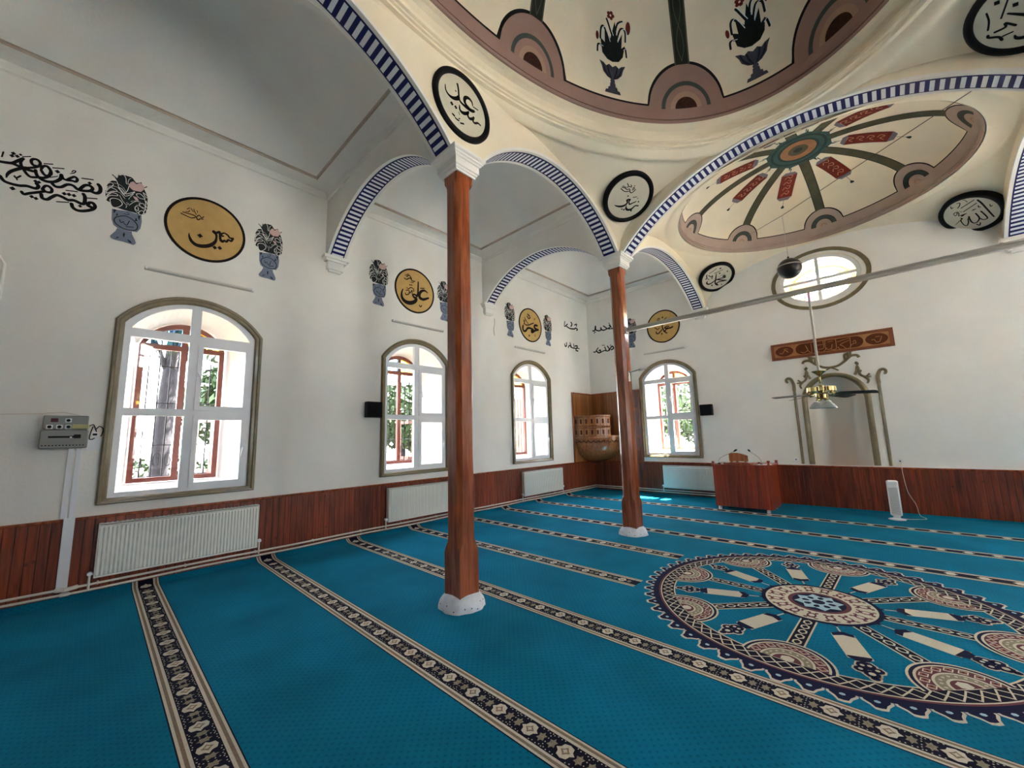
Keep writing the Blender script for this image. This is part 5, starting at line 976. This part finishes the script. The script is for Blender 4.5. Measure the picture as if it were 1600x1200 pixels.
for i in range(13): x = -.15+i*.0245; m.box(x-.006, x+.006, -.15, -.14, .11, .112, PLASTICK)
m.build('vent_slots', e_)
s_ = empty('wall_socket', (0, .0, 1.755), FL); tag(s_, 'small cream wall socket with looping black leads between electrical panel and window', 'socket')
m = MB(); m.box(-.03, .03, -.035, .035, .0, .03, WPLAS, .004); m.box(-.018, .018, -.012, .012, .03, .032, PLASTICK); m.box(-.055, .045, -.18, -.03, 0, .006, PVC); m.build('plate', s_)
m = MB(); m.tube([Vector(q) for q in spline([[-.055, .09, .04], [-.02, .11, .05], [.0, .06, .05], [.01, .03, .03]], 5)], .005, PLASTICK, 6); m.tube([Vector(q) for q in spline([[0, .05, .04], [.03, .09, .05], [.06, .06, .05], [.055, 0, .03], [.045, -.02, .02]], 5)], .005, PLASTICK, 6)
m.tube([Vector(q) for q in spline([[-.02, .09, .05], [-.035, .02, .045], [-.04, -.045, .04], [-.02, -.055, .04], [.0, -.04, .03]], 5)], .005, PLASTICK, 6); m.build('lead', s_)
c_ = empty('cable_duct', (0, 0, 0)); tag(c_, 'twin white cable ducts running down from the electrical panel to the floor', 'cable duct')
m = MB(); m.box(0, .022, -.19, -.142, HW, 1.61, PVC, .003); m.box(0, .022, -.13, -.085, HW, 1.61, PVC, .003); m.box(.028, .058, -.16, -.075, .12, HW+.005, PVC, .004); m.build('duct', c_)
m = MB(); m.tube([Vector(q) for q in spline([[.008, -2.6, 2.0], [.008, -1.2, 1.985], [.01, -.75, 1.97], [.012, -.42, 1.985], [.012, -.25, 2.0], [.02, -.12, 1.96]], 5)], .005, PIPEW, 6); o = m.build('wall_cable'); tag(o, 'thin pale cable running along the left wall into the top of the electrical panel', 'cable')
m = MB(); m.tube([Vector(q) for q in spline([[.012, 6.36, 4.42], [.012, 6.37, 4.30], [.012, 6.33, 4.15], [.012, 6.36, 4.0]], 4)], .006, PANELG, 6); o = m.build('dangling_cable'); tag(o, 'short grey cable end dangling beneath the second wall corbel', 'cable')
# moulded blind frame at the left edge
m = MB()
def ft(z, r=.03): return z
for r, q in ((.014, 0), (.008, .05)):
    m.tube([(.006, -.80-q, HW), (.006, -.80-q, 3.55-q), (.006, -.85-q, 3.64-q), (.006, -.94-q, 3.67-q), (.006, -2.2, 3.67-q)], r, WHITE, 8)
struct(m, 'trim_30')
# loudspeakers
def speaker(center, frame, label):
    root = empty('loudspeaker', center, frame); tag(root, label, 'loudspeaker', 'black wall loudspeakers beside the windows')
    m = MB(); m.box(-.14, .14, -.135, .135, 0, .12, PLASTICK, .008); m.build('cabinet', root)
    m = MB(); m.box(-.128, .128, -.123, .123, .12, .126, plain('speaker_cloth', (20, 20, 24), .9), .002); m.build('grille', root)
speaker((0, 3.33, 2.14), FL, 'black loudspeaker on the left wall, left of the second window'); speaker((3.32, D, 2.14), FF, 'black loudspeaker on the front wall above the wooden desk')
# bracket on the farther column
br = empty('wall_bracket', (XA+.115, Y2-.02, 2.63)); tag(br, 'small chrome arm bracket sticking out of the farther column', 'bracket')
m = MB(); m.box(-.01, .0, -.02, .02, -.16, .02, CHROME, .003); m.tube([(0, 0, 0), (.14, 0, .015), (.2, 0, .03)], .011, CHROME, 8); m.build('arm', br)
m = MB(); m.box(.17, .28, -.03, .03, .0, .018, CHROME, .004); m.build('head', br); m = MB(); m.tube([(.005, 0, 0), (.01, 0, -.15)], .008, CHROME, 6); m.build('brace', br)
# ceramic wall sockets by the niche
for x, lb in ((5.02, 'round white socket on the front wall just left of the prayer niche'), (6.62, 'round white socket right of the prayer niche with the tower heater plugged in')):
    s_ = empty('round_socket', (x, D, .965), FF); tag(s_, lb, 'socket', 'round sockets flanking the niche')
    m = MB(); m.lathe([(.0, .0), (.048, .0), (.048, .02), (.04, .03), (.03, .026), (.024, .014), (0, .014)], (0, 0, 0), WPLAS, 24); m.build('plate', s_, True)
    m = MB(); m.lathe([(0, .001), (.013, .001), (.013, 0)], (0, 0, .014), PLASTICK, 12); m.build('contact', s_)

# ================================================================ DESK
d_ = empty('wooden_desk', (4.24, 9.50, 0)); tag(d_, 'red-brown wooden preaching desk on castors left of the prayer niche', 'desk')
m = MB(); m.box(-.50, .53, -.40, -.37, .075, .90, WOODD); m.build('front_panel', d_)
for s in (-1, 1): m = MB(); m.box(*( (-.50, -.47) if s < 0 else (.50, .53)), -.37, .34, .075, .90, WOODD); m.build('side_panel', d_)
m = MB(); m.box(-.52, .55, -.42, .36, .90, .925, WOODD, .006); m.build('desk_top', d_)
m = MB(); m.box(-.30, .2, -.36, -.10, .925, .955, WOODD, .008); m.quad((-.28, -.1, .957), (.18, -.1, .957), (.18, -.35, .957), (-.28, -.35, .957), WOODC); m.build('book_slope', d_)
m = MB(); m.box(.33, .545, -.41, -.22, .925, .94, WPLAS, .004); m.build('shelf_edge', d_)
for x, y, h in ((-.49, -.39, .06), (.52, -.39, .09), (-.2, .30, .10), (.52, .33, .06), (.30, -.1, .04)):
    m = MB(); m.lathe([(0, 0), (.026, 0), (.03, .012), (.018, .022), (.016, h-.045), (.028, h-.03), (.03, h-.015), (.018, h), (0, h)], (x, y, .925), WOODD, 16); m.build('finial', d_, True)
for x, y in ((-.44, -.34), (.43, -.34), (-.44, .3), (.43, .3)):
    m = MB(); m.lathe([(0, 0), (.03, 0), (.034, .01), (.034, .05), (.02, .065), (.02, .076), (0, .076)], (x, y, .0), WPLAS, 14); m.build('castor', d_, True)
for x, xt, lb in ((-.38, -.05, 'gooseneck microphone leaning right at the left end of the wooden desk'), (.39, .20, 'gooseneck microphone leaning left at the right end of the wooden desk')):
    k_ = empty('gooseneck_microphone', (4.24+x, 9.15, .925)); tag(k_, lb, 'microphone', 'gooseneck microphones on the desk')
    m = MB(); m.lathe([(0, 0), (.03, 0), (.03, .015), (.012, .025), (0, .025)], (0, 0, 0), PLASTICK, 16); m.build('base', k_, True)
    dx = xt-x; m = MB(); m.tube([Vector(q) for q in spline([[0, 0, .02], [0, 0, .09], [dx*.25, 0, .16], [dx*.75, 0, .235], [dx*.93, 0, .265]], 5)], .0055, PANELG, 6); m.build('stem', k_)
    m = MB(); m.tube([(dx*.9, 0, .26), (dx*1.0, 0, .285), (dx*1.1, 0, .30)], [.010, .019, .013], PLASTICK, 10); m.build('capsule', k_, True)
h_ = empty('carved_headrest', (4.10, 9.62, .925)); tag(h_, 'curved brown carved wooden chair back rising behind the desk top', 'chair back')
m = MB(); m.grid(lambda u, v: (-.17+.36*u, .03*sin(pi*u), .03+(.13+.05*sin(pi*(u*.8+.25)))*v), 16, 6, WOODP); m.grid(lambda u, v: (-.17+.36*u, .03*sin(pi*u)+.03, .03+(.13+.05*sin(pi*(u*.8+.25)))*v), 16, 6, WOODP); m.grid(lambda u, v: (-.17+.36*u, .03*sin(pi*u)+.03*v, .16+.05*sin(pi*(u*.8+.25))), 16, 1, WOODP)
m.build('back_rail', h_, True)
for x in (-.15, .12): m = MB(); m.box(x, x+.04, 0, .03, 0, .06, WOODP); m.build('post', h_)
# ================================================================ TOWER HEATER
h_ = empty('tower_fan_heater', (6.47, 9.78, 0)); tag(h_, 'slim white tower heater on a round foot standing before the front wainscot', 'heater')
m = MB(); m.lathe([(0, 0), (.115, 0), (.115, .01), (.07, .022), (.03, .03), (0, .03)], (0, 0, 0), WPLAS, 32); m.build('foot', h_, True)
m = MB(); m.lathe([(0, .03), (.045, .03), (.05, .07), (0, .07)], (0, 0, 0), WPLAS, 20); m.box(-.078, .078, -.05, .05, .065, .67, WPLAS, .02); m.build('body', h_)
m = MB(); m.box(-.06, .06, -.055, -.05, .59, .65, PVC, .003)
m.build('control_panel', h_)
m = MB()
for i in range(20): z = .10+i*.023; m.box(-.06, .06, -.053, -.049, z, z+.006, PANELG)
m.build('air_slots', h_)
m = MB(); m.tube([Vector(q) for q in spline([[6.54, 9.80, .02], [6.62, 9.86, .008], [6.75, 9.95, .008], [6.84, 10.06, .008], [6.78, 10.3, .01], [6.76, D-.06, .05], [6.74, D-.055, .2], [6.66, D-.055, .42], [6.63, D-.055, .75], [6.63, D-.05, .88], [6.62, D-.035, .95]], 6)], .0045, PIPEW, 6)
o = m.build('power_cord'); tag(o, 'thin white cord trailing from the tower heater up the wainscot to the socket', 'cord')

# ================================================================ CORNER PULPIT
q_ = empty('corner_pulpit', (0, D, 0)); tag(q_, 'carved brown wooden pulpit like a half bowl fixed high in the far left corner', 'pulpit')
RP = .97
WOODPL = wood('pulpit_wood_light', (150, 96, 58), (190, 132, 86), None, None, .2, 12, False, .6)
prof = [(.03, .66), (.05, .70), (.12, .76), (.30, .82), (.55, .90), (.76, 1.04), (.88, 1.20), (.94, 1.38), (RP, 1.50)]
m = MB(); m.lathe(spline([list(p) for p in prof], 4), (0, 0, 0), WOODP, 24, -pi/2, 0); m.build('bowl', q_, True)
m = MB(); m.lathe([(RP, 1.50), (RP+.025, 1.51), (RP+.025, 1.54), (RP, 1.55), (RP, 1.80), (RP+.02, 1.81), (RP+.03, 1.84), (RP, 1.86), (RP, 2.10), (RP+.03, 2.12), (RP+.03, 2.16), (RP-.04, 2.16), (RP-.04, 1.4)], (0, 0, 0), WOODP, 24, -pi/2, -pi/2*.30); m.build('parapet', q_)
m = MB(); m.lathe([(RP, 1.50), (RP+.02, 1.51), (RP+.02, 1.58), (RP-.03, 1.58), (RP-.03, 1.4)], (0, 0, 0), WOODP, 10, -pi/2*.30, 0); m.build('low_rail', q_)
for z0, z1 in ((1.585, 1.775), (1.885, 2.085)):
    for k in range(7):
        a0 = -pi/2+pi/2*.7*(k+.14)/7; a1 = -pi/2+pi/2*.7*(k+.86)/7; m = MB()
        G = lambda t, z, e: ((RP+e)*cos(a0+(a1-a0)*t), (RP+e)*sin(a0+(a1-a0)*t), z)
        prism(m, [rect(0, 1, z0, z1), rect(.24, .76, z0+.035, z1-.035)], G, .016, -.002, WOODPL, False); fill(m, [rect(.24, .76, z0+.035, z1-.035)], lambda a_, b_: G(a_, b_, .003), WOODBD); m.build('carved_panel', q_)
m = MB()
for k in range(11):
    c = -pi/2+pi/2*(k+.5)/11; R_ = lambda z: RP-.035+.002
    pts = [(.965*cos(c+t*pi/44), .965*sin(c+t*pi/44), 1.45-.055*cos(t*pi/2)) for t in [-1+i/5 for i in range(11)]]
    m.tube(pts, .014, WOODBD, 5)
m.build('scalloped_border', q_)

# ================================================================ OUTSIDE
m = MB(); m.box(-40, 50, -40, 60, -.9, -.3, EARTH); m.box(XR+.73, 50, -40, 60, -.3, -.28, BOUNCEPAVE); struct(m, 'floor_outside')  # pale area beyond the right wall is added to bounce sun indoors
def leafy(m, c, r, n, rnd, s=.16):
    for i in range(n):
        while True:
            p = Vector((rnd.uniform(-1, 1), rnd.uniform(-1, 1), rnd.uniform(-1, 1)))
            if .3 < p.length < 1: break
        p = Vector((c[0]+p.x*r[0], c[1]+p.y*r[1], c[2]+p.z*r[2])); d = Vector((rnd.gauss(0, 1), rnd.gauss(0, 1), rnd.gauss(0, 1))).normalized(); e = d.orthogonal().normalized(); a = s*rnd.uniform(.5, 1)
        m.add([p-d*a, p+e*a*.4, p+d*a, p-e*a*.4], [(0, 1, 2, 3)], LEAFM)
def tree(x, y, tr, h, cr, n, lb, lean=0, seed=1):
    rnd = random.Random(seed); root = empty('courtyard_tree', (x, y, -.3)); tag(root, lb, 'tree', 'trees outside the windows')
    m = MB(); m.tube([(0, 0, 0), (.02, lean*.3, h*.3), (0, lean*.7, h*.7), (.05, lean, h)], [tr*1.15, tr, tr*.92, tr*.6], BARK, 14)
    for k in range(5): a = k*1.3; m.tube([(0, lean*.8, h*.75), (cos(a)*cr*.4, lean+sin(a)*cr*.4, h*1.05), (cos(a)*cr*.7, lean+sin(a)*cr*.7, h*1.3)], [tr*.4, tr*.25, tr*.08], BARK, 6)
    m.build('trunk', root, True); m = MB(); leafy(m, (0, lean, h*1.25), (cr, cr, cr*.7), n, rnd); leafy(m, (cr*.5, lean+cr*.3, h*1.0), (cr*.7, cr*.7, cr*.5), n//2, rnd); m.build('foliage', root)
tree(-3.0, .80, .14, 4.2, 1.6, 900, 'thick grey tree trunk seen through the left light of the nearest window', .1, 1)
tree(-5.5, 2.7, .12, 2.3, 1.5, 2600, 'bushy green tree seen in the right light of the nearest window', .0, 2)
tree(-5.6, 7.3, .12, 2.2, 1.6, 2600, 'pale green tree behind the grille of the second window', .0, 3)
tree(.2, 16.0, .12, 2.3, 1.6, 2200, 'green tree seen through the window of the front wall', .0, 4)
m = MB(); m.box(-6.6, -6.2, 12.2, 26, -.3, 3.4, STONE); o = m.build('garden_wall'); tag(o, 'tan stone wall outside, glimpsed through the third left-wall window', 'wall')
bs = empty('low_shrub', (-4.2, 1.2, -.3)); tag(bs, 'low leafy shrub outside at the foot of the nearest window', 'shrub'); m = MB(); leafy(m, (0, 0, .9), (.8, 1.8, .8), 1800, random.Random(9), .1); m.build('foliage', bs)
m = MB()
for k in range(6): m.tube([(0, -.9+.35*k, 0), (.05, -.95+.38*k, .9)], .015, BARK, 5)
m.build('stems', bs)

# ================================================================ LIGHT
sc = bpy.context.scene
W = bpy.data.worlds.new('sky'); sc.world = W; W.use_nodes = True; nt = W.node_tree; bg = nt.nodes['Background']
sky = nt.nodes.new('ShaderNodeTexSky'); sky.sky_type = 'NISHITA'; sky.sun_disc = False; sky.sun_elevation = radians(58); sky.sun_rotation = radians(10); sky.air_density = 1; sky.dust_density = 2.5; sky.ozone_density = 1
mixw = nt.nodes.new('ShaderNodeMix'); mixw.data_type = 'RGBA'; mixw.inputs[0].default_value = SKYMIX; mixw.inputs[7].default_value = (1, .99, .975, 1)
nt.links.new(sky.outputs[0], mixw.inputs[6]); nt.links.new(mixw.outputs[2], bg.inputs[0]); bg.inputs[1].default_value = SKY
L = bpy.data.lights.new('sun', 'SUN'); L.energy = SUN; L.angle = radians(.6); L.color = (1, .95, .86); so = bpy.data.objects.new('sun', L); C.objects.link(so)
sd = Vector((-.10, -.50, -1.0)).normalized(); so.rotation_mode = 'QUATERNION'; so.rotation_quaternion = sd.to_track_quat('-Z', 'Y')
def portal(loc, nrm, sx, sz):
    l = bpy.data.lights.new('window_portal', 'AREA'); l.shape = 'RECTANGLE'; l.size = sx; l.size_y = sz; l.cycles.is_portal = True
    ob = bpy.data.objects.new('window_portal', l); C.objects.link(ob); ob.location = loc; ob.rotation_mode = 'QUATERNION'; ob.rotation_quaternion = Vector(nrm).to_track_quat('-Z', 'Z')
for y in YWL: portal((XR+.9, y, 4.75), (-1, 0, 0), 1.25, 1.0)
for y in YWL: portal((-.9, y, 2.23), (1, 0, 0), 1.1, 2.25); portal((XR+.9, y, 2.23), (-1, 0, 0), 1.1, 2.25)
for x in (XW4, XR-XW4): portal((x, D+.9, 2.23), (0, -1, 0), 1.1, 2.25)
portal((OVAL[0], D+.9, OVAL[1]), (0, -1, 0), 1.15, .9)

# ================================================================ CAMERA
cd = bpy.data.cameras.new('camera'); cam = bpy.data.objects.new('camera', cd); C.objects.link(cam); sc.camera = cam
yaw, pit, rol, fpx = radians(43.4670), radians(7.6741), radians(-1.5206), 616.822
fw = Vector((-sin(yaw)*cos(pit), cos(yaw)*cos(pit), sin(pit))); ri = Vector((cos(yaw), sin(yaw), 0)); up = ri.cross(fw)
r2 = ri*cos(rol)+up*sin(rol); u2 = -ri*sin(rol)+up*cos(rol)
cam.matrix_world = Matrix(((r2.x, u2.x, -fw.x, 6.5656), (r2.y, u2.y, -fw.y, 0), (r2.z, u2.z, -fw.z, 1.6), (0, 0, 0, 1)))
cd.sensor_fit = 'HORIZONTAL'; cd.sensor_width = 36; cd.lens = 36*fpx/1600; cd.clip_start = .05; cd.clip_end = 300
vs = sc.view_settings; vs.view_transform = 'Standard'; vs.look = 'None'; vs.gamma = 1; vs.use_curve_mapping = False; vs.exposure = EXPO
cy = sc.cycles; cy.use_denoising = True; cy.max_bounces = 10; cy.diffuse_bounces = 7; cy.glossy_bounces = 3; cy.transparent_max_bounces = 12; cy.transmission_bounces = 4; cy.sample_clamp_indirect = 6; cy.caustics_reflective = False; cy.caustics_refractive = False
